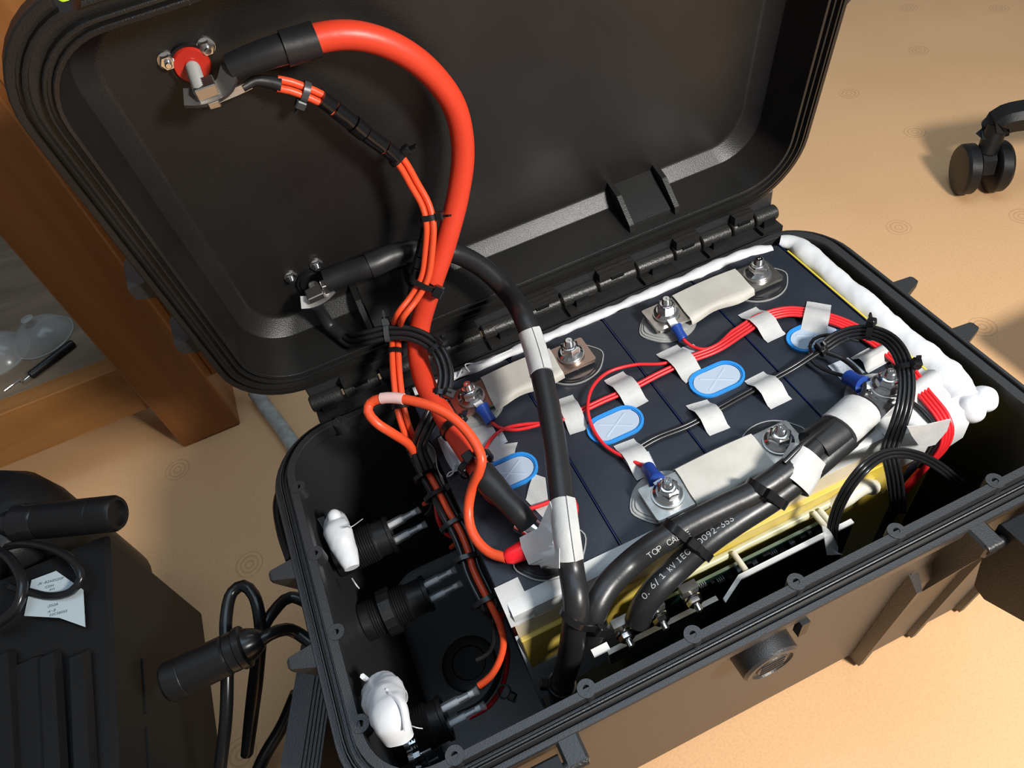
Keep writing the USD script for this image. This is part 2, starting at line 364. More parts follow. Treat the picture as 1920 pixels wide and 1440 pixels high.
base = case.add('base_shell', loft([rimring(t, z, i) for t, z, i in prof]), PLASTIC, smooth=28)
bossx = [(-84, -133), (-15, -133), (44, -133), (104, -133), (165, -133), (228, -133)]
bossp = [(x, -131.5, 0) for x in (-84, -15, 44, 104, 165, 228)] + [(-122, y, 0) for y in (56, 5, -47, -98)] + [(-85, 93.5, 0)]
for x, y, z in bossp:
    ann = trimesh.creation.annulus(r_min=1.7, r_max=4.6, height=9, sections=20); ann.apply_translation((x, y, -4.0)); 
    core = cyl((x, y, -8.5), (x, y, -3.0), 1.75, 12)
    case.add('screw_boss', cat([ann, core]), PLASTIC, base)
# fins on the side flanges
for x, y, s in [(298, 14, 1), (298, -38, 1), (-139, 9, -1), (-139, -48, -1)]:
    fin = hull([(x - s * 3, y + a, z) for a in (-9, 6) for z in (-9, -15)] + [(x + s * 13, y + a, z) for a in (-2.5, 4.5) for z in (-9.5, -14)] + [(x + s * 14.5, y + a, z) for a in (-1, 3) for z in (-10, -14)] + [(x - s * 8, y + a, -58) for a in (-2, 4)] + [(x + s * 11, y + a, -22) for a in (-1, 3)])
    case.add('side_fin', fin, PLASTIC, base, smooth=False)
# front wall ribs, ears and valve mount
def frib(x, w, d, z0=-208, z1=-16, y=-137.5):
    return hull([(x + a, y + 6, z) for a in (-w, w) for z in (z0, z1)] + [(x + a * .7, y - d, z1) for a in (-w, w)] + [(x + a * .7, y - d * .45 + 5, z0) for a in (-w, w)])
for x in (190, 237, 281):
    case.add('front_rib', hull([(x + a, y, z) for a in (-3.5, 3.5) for y, z in ((-128, -214), (-136, -60))] + [(x + a, y, z) for a in (-2, 2) for y, z in ((-139, -214), (-146, -72))]), PLASTIC, base, smooth=False)
case.add('front_step', hull([(x, y, z) for x in (188, 283) for y, z in ((-128, -214), (-135, -214), (-136, -56), (-142, -74))]), PLASTIC, base, smooth=False)
for x in (207, 264, -33, -92):
    case.add('latch_web', hull([(x + a, y, z) for a in (-4, 4) for y, z in ((-132, -16), (-156, -16), (-156, -22), (-141, -96), (-131, -96))]), PLASTIC, base, smooth=False)
for x in (207, 264, -33, -92):
    case.add('latch_ear', box(x - 6, x + 6, -158, -143, -20, -9, 1.5), PLASTIC, base, smooth=False)
for x0, x1 in ((214, 257), (-85, -40)):
    sp = [(-150, -4), (-151, -24), (-154, -44), (-158, -64), (-166, -66), (-187, -52), (-210, -38), (-212, -28), (-190, -22), (-172, -10), (-166, -3)]
    case.add('latch', hull_x(sp, x0, x1), BLACKH, smooth=30)
    case.add('latch_pin', cyl((x0 - 12, -156, -12), (x1 + 12, -156, -12), 3.0), BARREL)
    case.add('latch_grip', cat([box(x0 + 4, x1 - 4, -200 - 4 * q, -198 - 4 * q, -34 - .5 * q, -23 - 2 * q) for q in range(3)]), BARREL, smooth=False)
# pressure valve: a knob facing out of the front wall
vc = V(80, -137, -37)
case.add('pressure_valve', lathe([(0, 18), (2, 18), (2.2, 17), (14, 16.5), (15.5, 15.2), (15.5, 12.5), (14.3, 12), (14.3, 9.6), (15.2, 9), (15.2, 0.1)], vc, V(0, -1, 0), 32), PLASTIC, base)
case.add('valve_mark', cat([box(73, 87, -152.7, -152.1, z, z + 1.1) for z in (-43, -39.5, -36, -32.5)]), BLACKH, smooth=False)
case.add('flange_notch', box(98, 103, -147.5, -143, -30, -14.5), BLACKH, base, smooth=False)
# hinge knuckles: gaps between them measured along the back
gx = [-100, -76, -49, -10, 28, 60, 90, 119, 151, 182, 205, 231, 251, 272]
for i, (a, b) in enumerate(zip(gx, gx[1:])):
    k = cyl((a + .8, 116.5, 2), (b - .8, 116.5, 2), 5.7, 18, .8)
    if i % 2 == 0: arm = box(a + 2, b - 2, 104, 114, -12, -3)
    else: arm = box(a + 2, b - 2, 113, 121, 4, 14)
    case.add('hinge_knuckle', cat([k, arm]), BARREL, base if i % 2 == 0 else None)
    c = (a + b) / 2
    nz = box(c - 5, c + 5, 108.8, 112, -3, 2.5) if i % 2 == 0 else box(c - 5, c + 5, 112, 116, 5, 8.2)
    case.add('knuckle_slot', nz, BLACKH, base if i % 2 == 0 else None, smooth=False)
case.add('hinge_web', box(-98, 270, 104, 122.5, -15, -6, 1), PLASTIC, base, smooth=False)
# lid
LRO, LRI = (-137., 288., 7., 277.), (-121., 272., 26., 258.5)
def lidring(t, d, inset=0.):
    a = [o + (i - o) * t for o, i in zip(LRO, LRI)]; r = 46 + (32 - 46) * t - inset * .5
    p = rr(a[0] + inset, a[1] - inset, a[2] + inset, a[3] - inset, max(r, 8), 10)
    return lidmap(np.column_stack([p, np.full(len(p), d)]))
lprof = [(.5, 46, 30), (.5, 44, 18), (.5, 38, 8), (.45, 12, 1), (.4, 9, 0), (0, 8.5, 0), (-.01, 7, 0), (0, .6, 0), (.04, 0, 0), (.2, 0, 0), (.22, 2.2, 0), (.30, 2.2, 0), (.32, -.6, 0), (.36, -1, 0), (.42, -1, 0), (.45, 1.8, 0),
         (.66, 2.0, 0), (.68, -1.2, 0), (.71, -1.6, 0), (.76, -1.6, 0), (.79, 1.2, 0), (.86, 1.2, 0), (.88, -.5, 0), (.91, -.9, 0), (1.0, -.6, 0), (1.02, 0, 0), (1.04, 6, 0), (1.04, 28.5, 3.6), (1.04, 29.5, 4.2), (1.04, 37, 12), (1.04, 38, 14.5), (1.04, 38, 40)]
lidm = loft([lidring(t, d, i) for t, d, i in lprof]); lidm.merge_vertices()
lidm = trimesh.boolean.difference([lidm, cyl(LX(-95.5, 272.3, -6), LX(-95.5, 272.3, 70), 4.6, 24)], engine='manifold')   # padlock hole in the corner
lid = case.add('lid', lidm, PLASTIC_IN, smooth=28)
case.add('lid_web', box(-98, 270, 119.5, 126, 1, 20, 1), PLASTIC, lid, smooth=False)
# hinge pockets moulded inside the lid
for xa, xb in ((-42, -2), (152, 188)):
    P = lambda x, s, d: LX(x, s, d)
    blk = hull([P(x, s, d) for x in (xa + 3, xb - 3) for s, d in ((25, 8), (29, 8), (38, 30), (30, 38), (42, 38.5))])
    case.add('hinge_pocket', blk, PLASTIC_IN, lid, smooth=False)
    for x in (xa, xb):
        case.add('pocket_rib', hull([P(x + e, s, d) for e in (-1.8, 1.8) for s, d in ((25, 3), (32, 5), (44, 24), (46, 38.5), (25, 38))]), PLASTIC_IN, lid, smooth=False)
# fins on the lid's sides and the padlock eye at its corner
for s in (78, 128): case.add('lid_fin', hull([LX(-136, s + a, d) for a in (-7, 7) for d in (6, 36)] + [LX(-149, s + a, d) for a in (-4, 4) for d in (8, 30)]), PLASTIC, lid, smooth=False)
for s in (150, 205): case.add('lid_fin', hull([LX(287, s + a, d) for a in (-12, 8) for d in (5, 36)] + [LX(300, s + a, d) for a in (-3, 5) for d in (7, 26)]), PLASTIC, lid, smooth=False)
from shapely.geometry import Polygon, Point
case.done((80, -20, FLOOR))
# ---------------------------------------------------------------- battery cells
CY0, CY1 = -80.5, 87.
x0, x1 = -35.6, 35.6
body = loft([np.column_stack([rr(x0 + i, x1 - i, CY0 + i, CY1 - i, 3, 3), np.full(16, z)]) for z, i in ((-207, .5), (-206, 0), (-1.2, 0), (-.3, .4), (0, 1.3))])
def stadium(w, h, n=12):
    o = [(w / 2 - h / 2 + h / 2 * math.cos(a), h / 2 * math.sin(a)) for a in np.linspace(-math.pi / 2, math.pi / 2, n)]
    return np.array(o + [(-x, -y) for x, y in o])
def ringst(w, h, t, z0, z1):
    p = Polygon(stadium(w, h)).difference(Polygon(stadium(w - 2 * t, h - 2 * t))); return extrude(p, z0, z1)
rid = [(V(-9, -5.5, .9), V(9, 5.5, .9)), (V(-9, 5.5, .9), V(9, -5.5, .9))]
def plate(k, r): return [(r * (1 + .10 * math.cos(2 * a) ** 4) * k * math.cos(a), r * k * .86 * math.sin(a)) for a in np.linspace(0, 2 * math.pi, 40, endpoint=False)]
names = ['leftmost battery cell, under the thick red cable\'s end', 'second battery cell from the left, its vent ringed by a red wire loop', 'third battery cell from the left, crossed by the black wire pair', 'rightmost battery cell, beside the thick white silicone bead']
def make_cell(light, label, dx):
    cell = Thing('battery_cell', 'dark blue-black ' + label, 'battery cell', 'row of four battery cells'); o = []
    def add(*a, **k): a[1].apply_translation((dx, 0, 0)); return cell.add(*a, **k)
    b = add('cell_body', body.copy(), CELLTOP)
    add('edge_film', box(35.7, 36.3, CY0 + 1, CY1 - 1, -3, .3), BLUEFILM, b, smooth=False)
    vent = add('vent', extrude(Polygon(stadium(31, 17)), .2, .9), VENT)
    add('vent_crease', cat([sweep(np.array([p, q]), [(.25, 0), (0, .8), (0, -.8)], up=V(0, 0, 1)) for p, q in rid]), VENT, vent)
    add('vent_ring', cat([ringst(36.5, 22.5, 1.5, 0, 1.7), ringst(33.6, 19.6, .9, 0, 1.2)]), BLUERING, vent)
    for s in (1, -1):
        k = s == light; gm = [extrude(Polygon(plate(q, 19.5)), 0, z) for q, z in ((1.0, .8), (.93, 1.5), (.84, 2.3))]
        if not k:
            rim = Polygon(plate(1.02, 19.5)).difference(Polygon(plate(.985, 19.5))); rm = extrude(rim, 0, 1.1); rm.apply_translation((0, s * 58, 0)); add('gasket_rim', rm, GASKET)
        for q in gm: q.apply_translation((0, s * 61 - 3 * s, 0))
        add('terminal_gasket', cat(gm), GASKET if k else GASKETD, smooth=25)
        add('terminal_pad', cyl((0, s * 61, 1.5), (0, s * 61, 5), 9.5, 24, .5), DULLSTEEL)
    return cell.done((dx, 0, -207))
cA, cB = make_cell(1, names[0], 0), make_cell(-1, names[1], 72)
cA.copy(V(144, 0, -207), 'dark blue-black ' + names[2]); cB.copy(V(216, 0, -207), 'dark blue-black ' + names[3])
# ---------------------------------------------------------------- busbars wrapped in cream tape
def busbar(xa, xb, y, label, ends=(ALU, ALU), z=5.0, dip=0.):
    t = Thing('busbar', label, 'busbar', 'taped busbars between the cells')
    m = extrude(Polygon(rr(xa - 13, xb + 13, y - 12, y + 11, 1.5, 2)), z, z + 2.4)
    t.add('metal_bar', m, ends[0], smooth=20)
    n, k = 15, 13; G = np.zeros((n, k, 3))
    for i, u in enumerate(np.linspace(0, 1, n)):
        for j, w in enumerate(np.linspace(-1, 1, k)):
            x = xa + 11 + (xb - xa - 22) * u; e = abs(w)
            yy = y - .5 + 12.8 * min(1, e * 1.35) * np.sign(w) + (1.2 * math.sin(u * 9 + y) if w < -.8 else 0); zz = z + 3.4 + 1.2 * math.sin(math.pi * u) - (0 if e < .72 else (e - .72) * 17)
            G[i, j] = (x + .6 * math.sin(3 * w), yy, zz)
    t.add('tape_sleeve', sheet(G, .8), CREPE, smooth=40)
    return t.done()
busbar(0, 72, 61, 'cream-taped busbar under the black cable, joining the two left cells at the back', (COPPERISH, ALU))
busbar(144, 216, 61, 'cream-taped busbar joining the two right cells at the back, by the hinge')
busbar(72, 144, -61, 'cream-taped busbar joining the two middle cells along the front edge')
# ---------------------------------------------------------------- studs with flange nuts
nut = Thing('terminal_nut', 'x', 'nut', 'flange nuts on the terminals')
O = V(0, 0, 0)
nut.add('washer', lathe([(0, 9.2), (1.2, 9.2), (1.3, 8.6), (1.3, .1)], O, V(0, 0, 1), 28), DULLSTEEL)
nut.add('flange', lathe([(1.3, 8.3), (2.4, 8.3), (3.6, 6.6), (3.6, .1)], O, V(0, 0, 1), 28), STEEL)
hx = nut.add('hex', hexprism(V(0, 0, 3.4), V(0, 0, 1), 5.6, 11.0, .9, .2), STEEL, smooth=False)
nut.add('collar', lathe([(8.8, 5.0), (9.4, 4.9), (9.8, 4.2), (9.8, 3.1)], O, V(0, 0, 1), 24), STEEL)
thr = [(8.0, 3.2)] + [q for i in range(5) for q in ((8.6 + i * 1.0, 3.0), (9.1 + i * 1.0, 2.6))] + [(13.2, 2.9), (13.8, 2.2), (13.8, .9), (13.0, .8), (13.0, .1)]
nut.add('stud', lathe(thr, O, V(0, 0, 1), 20), STEEL)
NP = [((0, 61), 7.6, 'flange nut at the back left corner, on the copper-toned busbar end'), ((72, 61), 7.6, 'flange nut just right of the tape-wrapped black cable at the back'),
      ((144, 61), 7.6, 'flange nut with a blue crimp sleeve in front, at the back centre'), ((216, 61), 7.6, 'flange nut nearest the hinge, at the back right corner'),
      ((72, -61), 7.6, 'flange nut at the front busbar\'s left end, below a blue crimp'), ((144, -61), 7.6, 'flange nut at the front busbar\'s right end, beside the black cable pair'),
      ((216, -61), 12.5, 'large flange nut on the bare lug at the front right corner')]
for i, ((x, y), z, lab) in enumerate(NP):
    lab = 'steel ' + lab
    if i == 0:
        nut.label = lab; v0 = V(x, y, z)
        for p in nut.parts: p[1].vertices += v0
        nut.done(v0)
    else: nut.copy(V(x, y, z), lab, rot=[0, 35, 12, 50, 25, 8, 20][i])
# ---------------------------------------------------------------- front and right dressing of the pack
PKF = -81.
G = np.array([[V(x, y, z) for y, z in ((-73, .6 + .2 * math.sin(x / 9)), (-79.5, .6), (-82.0, -1), (-82.6, -7), (-82.9, -13 - (4 if x > 150 else 0) * math.sin((x - 150) / 30) ** 2))] for x in np.linspace(-33, 250, 40)])
pf = Thing('edge_tape', 'long cream tape folded along the front top edge of the battery pack', 'tape')
pf.add('tape_strip', sheet(G, .5), PAPERTOP, smooth=40)
G = np.array([[V(x, -82.9 - .5 * k, -11 - k * (9.3 - 4.2 * (x + 34) / 282)) for k in (0, 1, 2, 3)] for x in np.linspace(-34, 248, 30)])
pf.add('tan_tape', sheet(G, .5), PAPER, smooth=40)
pf.done()
single('epoxy_board', box(-34, 225, -87.2, -83.9, -205, -24, .6), EPOXY, 'yellow epoxy insulating board upright against the front of the pack', 'board', smooth=False)
gl = lump(tube([V(55, -88.7, -37), V(100, -89, -36), V(150, -88.7, -36), V(178, -89, -35), V(196, -89, -37)], 2.6, 10, 3), .7, 12)
single('glue_bead', gl, EPOXYPALE, 'pale glossy glue bead along the top of the yellow board', 'glue')
single('glue_blob', lump(tube([V(166, -90, -38), V(175, -91, -33), V(188, -90, -33), V(196, -90, -40)], 5, 12, 2), 1.2, 14), NYLON, 'cream glossy glue blob at the right end of the yellow board', 'glue')
single('side_board', box(252.0, 253.3, -84, 76, -206, 1.0, .2), EPOXYEDGE, 'thin yellow board standing between the right cell and the white silicone', 'board', smooth=False)
Q = [[(1701, 800), (1735, 797), (1783, 786)], [(1710, 818), (1742, 815), (1776, 808)], [(1722, 834), (1738, 838), (1754, 834)]]
G = np.array([[Yp(u, v, -99.4 + .4 * (j - 1) ** 2) for j, (u, v) in enumerate(r)] for r in Q])
GW = np.array([[V(x, y - bul, z) for y, z, bul in ((-66, .7, 0), (-78, .8, 0), (-84, .2, 5 * k), (-84.5, -6, 9 * k), (-84.5, -20, 10 * k), (-84.3, -34, 6 * k))] for x, k in ((200, .05), (212, .5), (222, .9), (236, 1), (250, 1), (253.6, .8))])
single('corner_wrap', sheet(GW, .5), PAPERTOP, 'pale wrap sheet bulging over the front right corner of the pack', 'tape', smooth=50)
single('corner_tape', sheet(G, .5), TAPE, 'wide pale tape over the front right corner under the flat red wires', 'tape')
single('corner_patch', sheet(np.array([[V(x, y, .9 if y > -79 else .2 - (-79 - y) * 2) for y in (-64, -74, -79.5, -83.5)] for x in (-36, -29, -22)]), .5), TAPE, 'small torn tape piece at the front left corner of the pack', 'tape')
gel = hull([V(-36, -83.5, -22), V(30, -83.5, -24), V(30, -91, -95), V(-36, -91, -110), V(-36, -84, -110), V(30, -84, -95)])
single('gel_pad', lump(gel.subdivide().subdivide(), .8, 15), GELW, 'milky translucent gel pad on the pack\'s front, behind the black cable', 'pad')
# kapton scraps under the ribbon cable
G = np.array([[V(x, -84.5 - 2 * math.sin(x / 6 + k), -20 - 9 * k - (x - 190) * .12) for k in (0, 1, 2, 3)] for x in np.linspace(178, 232, 14)])
single('amber_tape', sheet(G, .4), mat('amber_film', (.62, .33, .02), .3), 'amber tape scrap hanging on the pack front below the ribbon wires', 'tape')
# ---------------------------------------------------------------- silicone
def bead(C, r, label, seed, sy=1.0, amp=.22, step=2.2):
    C = spline(C, step); m = sweep(C, circ(1, 20), up=V(0, 0, 1), scale=None)
    n = len(C); k = 20; v = m.vertices.copy()
    R = np.array([r(t) for t in np.linspace(0, 1, n)])
    T, N, B = frames(C, V(0, 0, 1))
    pr = circ(1, k)
    for i in range(n):
        for j in range(k):
            off = N[i] * pr[j, 0] * sy + B[i] * pr[j, 1]
            v[i * k + j] = C[i] + off * R[i]
    w = v[:n * k]; nn = (w - np.repeat(C, k, 0)); nn /= np.linalg.norm(nn, axis=1, keepdims=True)
    v[:n * k] = w + nn * ((meshkit.fbm(w / V(9, 9, 9), 3, seed) - .5) * 2 * amp * np.repeat(R, k))[:, None]
    return tm(v, m.faces)
sb = Thing('silicone_bead', 'thick lumpy white silicone bead between the right cell and the case wall', 'silicone')
sb.add('bead', bead([Zp(1462, 452, -2), Zp(1490, 458, -3), Zp(1540, 500, -4), Zp(1595, 548, -4), Zp(1650, 596, -4), Zp(1705, 645, -4), Zp(1755, 690, -4), Zp(1790, 725, -3), Zp(1808, 750, -3)], lambda t: 8.0 + .7 * math.sin(t * 17) + .25 * math.sin(t * 43 + 1) + 3.4 * t * t - 3.2 * max(0, .12 - t) / .12, '', 3, .7, .16), SILI, smooth=60)
sb.add('ball', lump(trimesh.creation.icosphere(3, 8.6), 1.0, 9).apply_translation(Zp(1818, 766, -4)), SILI, smooth=60)
sb.add('ball', lump(trimesh.creation.icosphere(3, 8), 1.0, 9).apply_translation(Zp(1843, 748, -4)), SILI, smooth=60)
sb.done()
single('silicone_bead', bead([V(-32, 91.5, 1), V(10, 90.5, 0), V(60, 90.5, 0), V(120, 90.5, 0), V(180, 90.5, 0), V(225, 90, 0), V(246, 86, -2)], lambda t: 3.1 + .8 * math.sin(t * 70) * math.sin(t * 31) + 1.2 * t, '', 5, .8, .3, 1.6), SILI, 'thin ragged white silicone bead along the back of the cells by the hinge', 'silicone', smooth=60)
def strand(P, r, label): single('silicone_strand', tube(P, r, 6, 1.5), SILI, label, 'silicone')
strand([Zp(860, 706, 3), Zp(868, 690, 6), Zp(880, 697, 8), Zp(872, 684, 10), Zp(905, 680, 7), Zp(930, 668, 6), Zp(960, 655, 5)], .5, 'curly white silicone strand lying on the bead behind the back left nut')
# blobs on the left wall around the connectors
bl = Thing('silicone_blob', 'upper white silicone blob on the left wall at the rearmost socket', 'silicone')
q = [Xp(628, 972, -113), Xp(634, 1000, -111), Xp(648, 1030, -110), Xp(660, 1065, -110)]
bl.add('blob', bead(q, lambda t: 4.2 + 4.6 * math.sin(math.pi * min(1, t * .85 + .12)), '', 9, .8, .22, 1.4), SILI, smooth=60)
bl.add('cap', lump(trimesh.creation.icosphere(3, 4.6), .4, 6).apply_translation(Xp(627, 968, -110)), SILI, smooth=60)
bl.add('hair', cat([tube([Xp(640, 974, -109), Xp(650, 985, -105), Xp(658, 988, -100), Xp(680, 973, -95)], .35, 6, 1.5), tube([Xp(660, 1085, -112), Xp(668, 1097, -110), Xp(673, 1103, -110)], .5, 6, 1.5)]), SILI)
bl.done()
bl = Thing('silicone_blob', 'lower white silicone blob on the left wall at the front socket', 'silicone')
q = [Xp(712, 1288, -110), Xp(722, 1315, -107), Xp(733, 1345, -105), Xp(748, 1385, -106)]
bl.add('blob', bead(q, lambda t: 5.5 + 5.2 * math.sin(math.pi * min(1, t * .6 + .3)), '', 12, .75, .16, 1.4), SILI, smooth=60)
bl.add('hair', cat([tube([Xp(725, 1293, -103), Xp(760, 1296, -98), Xp(757, 1318, -98), Xp(735, 1302, -101)], .6, 6, 1.5), tube([Xp(730, 1300, -102), Xp(752, 1325, -98), Xp(760, 1370, -100)], .9, 6, 1.5),
                    tube([Xp(680, 1268, -114), Xp(690, 1276, -114), Xp(702, 1288, -112), Xp(716, 1292, -110)], 1.5, 6, 1.5), tube([Xp(763, 1358, -102), Xp(780, 1364, -98), Xp(792, 1366, -96)], .3, 6, 1.5)]), SILI)
bl.done()

def patch(quad, label):  # thin pale translucent sheet just off the left wall
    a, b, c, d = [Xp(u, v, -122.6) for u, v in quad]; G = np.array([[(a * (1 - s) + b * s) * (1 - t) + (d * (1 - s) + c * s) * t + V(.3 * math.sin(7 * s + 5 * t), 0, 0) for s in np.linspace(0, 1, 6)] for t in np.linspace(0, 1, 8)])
    single('grey_wall_patch', sheet(G, .4), WALLPATCH, label, 'silicone', smooth=60)
patch([(596, 972), (622, 962), (672, 1092), (655, 1085)], 'greyish translucent smear on the left wall by the upper blob')
patch([(682, 1302), (702, 1296), (738, 1392), (716, 1362)], 'greyish translucent smear on the left wall by the lower blob')
# ---------------------------------------------------------------- thick cables
def along(C, a, b):
    """sub-path between length fractions a and b"""
    s = np.concatenate([[0], np.cumsum(np.linalg.norm(np.diff(C, axis=0), axis=1))]); s /= s[-1]
    t = np.linspace(a, b, max(4, int((b - a) * len(C)))); return np.column_stack([np.interp(t, s, C[:, k]) for k in range(3)])
def nearest(C, p): return int(np.argmin(np.linalg.norm(C - p, axis=1)))
def uvnear(C, u, v):
    c = (C - CAM) @ RT; q = np.column_stack([960 + FPX * c[:, 0] / c[:, 2], 720 + FPX * c[:, 1] / c[:, 2]]); return int(np.argmin(((q - V(u, v)) ** 2).sum(1)))
def towards_cam(C):
    d = CAM - C; return d / np.linalg.norm(d, axis=1, keepdims=True)
def ring_wrap(C, i0, i1, r, n=20, scale=None): return sweep(C[i0:i1 + 1], circ(r, n), scale=scale)
# red main cable
RC = spline([Lp(560, 84, 20), Lp(600, 71, 20), Lp(660, 66, 19), Lp(730, 84, 18), Lp(800, 130, 17), Lp(852, 200, 16), Lp(868, 280, 14), Lp(860, 360, 9), Lp(836, 455, 0), Lp(808, 540, -9), Lp(787, 615, -16),
             Zp(784, 665, 34), Zp(800, 725, 31), Zp(836, 785, 29), Zp(872, 840, 27), Zp(912, 898, 24), Zp(940, 928, 21), Zp(972, 962, 18), Zp(990, 985, 13)], 3)
red = Thing('red_cable', 'thick red-orange cable arching from the lid\'s upper stud down to the front left cell', 'cable')
i0, i1 = uvnear(RC, 590, 72), uvnear(RC, 905, 890)
red.add('sheath', sweep(RC[i0:i1 + 1], circ(6.6, 22)), RED, smooth=60)
h0 = spline([Lp(432, 128, 22), Lp(470, 112, 21), Lp(520, 95, 20), Lp(560, 84, 20), Lp(594, 73, 20)], 3)
red.add('upper_heat_shrink', cat([sweep(h0, circ(6.6, 20), scale=np.linspace(.92, 1.1, len(h0))), sweep(along(h0, .62, 1), circ(7.9, 20))]), SHRINK, smooth=50)
lw = RC[uvnear(RC, 900, 885):]
red.add('lower_heat_shrink', sweep(lw, circ(7.6, 22), scale=[1.04 if t < .35 else (1.0 - .12 * min(1, (t - .35) * 4)) for t in np.linspace(0, 1, len(lw))]), SHRINK, smooth=50)
# lugs
def lug(P0, P1, w, hole, t=2.4, up=None): 
    return band([P0, (P0 + P1) / 2, P1], w, t, up)
ld = RC[-1]
red.add('lower_lug', cat([tube([ld + V(-3, 4, 1), ld + V(3, -6, -1), ld + V(7, -14, -3)], 6.4, 18, 2, scale=lambda t: 1 - .35 * t), band([ld + V(4, -8, -3), V(2, -52, 9.5), V(0, -61, 8.5), V(-2, -70, 8.5)], 15, 2.5, V(0, 0, 1))]), STEEL)
red.add('lug_window', obox(ld + V(5.0, -9.4, 3.6), V(1.3, 1.5, 0), V(1.8, -2.2, 0), V(0, .5, .8)), BLACKH, smooth=False)
red.done()
# black main cable
BC = spline([Lp(700, 497, 19), Lp(740, 478, 20), Lp(790, 468, 18), Lp(850, 474, 13), Lp(905, 502, -1), Lp(950, 545, -20), Zp(982, 595, 58), Zp(1002, 650, 50), Zp(1022, 730, 44), Zp(1040, 830, 39), Zp(1052, 920, 36), Zp(1062, 1000, 33),
             Zp(1072, 1070, 22), Yp(1080, 1130, -98), Yp(1076, 1180, -103), Yp(1066, 1240, -104), Yp(1052, 1290, -106), Yp(1050, 1330, -108)], 3)
blk = Thing('black_cable', 'thick black cable from the lid\'s lower stud over the pack and down its front', 'cable')
blk.add('sheath', sweep(BC, circ(6.6, 22)), BLACKC, smooth=60)
h1 = spline([Lp(612, 528, 22), Lp(650, 512, 21), Lp(695, 498, 18), Lp(730, 482, 19.7), Lp(756, 474, 19.6)], 3)
blk.add('heat_shrink', cat([sweep(h1, circ(7.2, 20)), sweep(along(h1, .55, 1), circ(8.0, 20), scale=np.linspace(1, .93, len(along(h1, .55, 1))))]), SHRINK, smooth=50)
blk.done()
def wrap(C, uv0, uv1, r, m, label, flare=0., name='tape_wrap', extra=None):
    a, b = sorted((uvnear(C, *uv0), uvnear(C, *uv1))); D = C[max(a, 0):b + 1]
    t = Thing(name, label, 'tape', 'pale tape wrapped round the cables')
    msh = sweep(D, circ(r, 20)); 
    T, N, B = frames(D, towards_cam(D)); seam = D + N * r * .78 - B * r * .62
    t.add('wrap', msh, m, smooth=50); t.add('seam', sweep(seam, rect(5.5, .5), up=N * .78 - B * .62), m)
    if extra is not None: t.add('tape_tail', extra, TAPETHIN, smooth=40)
    t.done()
wrap(BC, (992, 622), (1012, 700), 7.05, TAPEW, 'grey-white tape wrap high on the black cable, at the back edge of the pack')
G = np.array([[Zp(u, v, z) for (u, v, z) in row] for row in [[(1032, 940, 40), (1010, 990, 26), (975, 1008, 16)], [(1045, 985, 38), (1012, 1010, 24), (978, 1025, 14)], [(1050, 1030, 34), (1022, 1045, 22), (992, 1058, 11)], [(1050, 1066, 30), (1038, 1064, 20), (1016, 1058, 12)]]])
gg = np.array([[G[i0] * (1 - f) + G[i0 + 1] * f for f in (0, .33, .66)] for i0 in range(3)]).reshape(-1, 3, 3); gg = np.concatenate([gg, G[3:4]])
wrap(BC, (1054, 940), (1066, 1042), 7.1, TAPEW, 'white tape wrap low on the black cable, its tail stuck over the red boot', extra=sheet(gg, .4))
# two battery-management cables with printed sheaths
def bms_cable(P, label, text, ti, hs, parts=()):
    C = spline(P, 3); t = Thing('printed_cable', label, 'cable', 'printed black cables to the circuit board'); s = t.add('sheath', sweep(C, circ(6.9, 22)), BLACKC, smooth=60)
    for txt, (u, v), h in text:
        T, N, B = frames(C, towards_cam(C)); sgn = 1
        s0 = uvnear(C, u, v); L = np.concatenate([[0], np.cumsum(np.linalg.norm(np.diff(C, axis=0), axis=1))])
        gl = []
        for q, chh in enumerate(txt):
            if chh != ' ': g_ = meshkit.text_mesh(chh, h, .3); g_.apply_translation((q * 2.75, 0, 0)); gl.append(g_)
        m = cat(gl).subdivide_to_size(.9, 12); x, y, z = m.vertices.T; x0 = L[s0] + x * hs
        cx = np.column_stack([np.interp(x0, L, C[:, k]) for k in range(3)]); cn = np.column_stack([np.interp(x0, L, N[:, k]) for k in range(3)]); cb = np.column_stack([np.interp(x0, L, B[:, k]) for k in range(3)])
        cn /= np.linalg.norm(cn, axis=1, keepdims=True); cb /= np.linalg.norm(cb, axis=1, keepdims=True)
        a = -((y - h / 2) / 6.9 + ti) * hs
        vv = cx + (cn * np.cos(a)[:, None] + cb * np.sin(a)[:, None]) * (6.93 + z[:, None] * .35)
        t.add('print', tm(vv, m.faces), PRINT, s, smooth=False)
    t.done(); return C
KA = bms_cable([Yp(1108, 1190, -104), Yp(1112, 1150, -101), Yp(1135, 1105, -94), Zp(1180, 1058, 6), Zp(1230, 1020, 11), Zp(1290, 985, 13), Zp(1360, 950, 14), Zp(1425, 918, 15), Zp(1490, 872, 16), Zp(1545, 822, 16), Zp(1590, 790, 14)],
          'printed black cable lying nearer the cells, marked TOP', [('TOP CABLE', (1222, 1050), 3.1)], -.42, 1)
KB = bms_cable([Yp(1195, 1165, -106), Yp(1205, 1140, -104), Yp(1232, 1103, -101), Zp(1268, 1068, -2), Zp(1318, 1022, 4), Zp(1380, 978, 7), Zp(1440, 940, 8), Zp(1500, 896, 9), Zp(1550, 855, 11), Zp(1590, 820, 12)],
          'printed black cable nearer the case front, marked 0.6/1 kV', [('0.6/1 kV IEC 60092-353', (1208, 1120), 3.1)], .38, 1)
def shr(C, a, b, r, label, name='heat_shrink'):
    i, j = sorted((uvnear(C, *a), uvnear(C, *b))); D = C[i:j + 1]; k = len(D)
    return sweep(D, circ(r, 20), scale=[1.0 + .06 * math.sin(9 * t) for t in np.linspace(0, 1, k)])
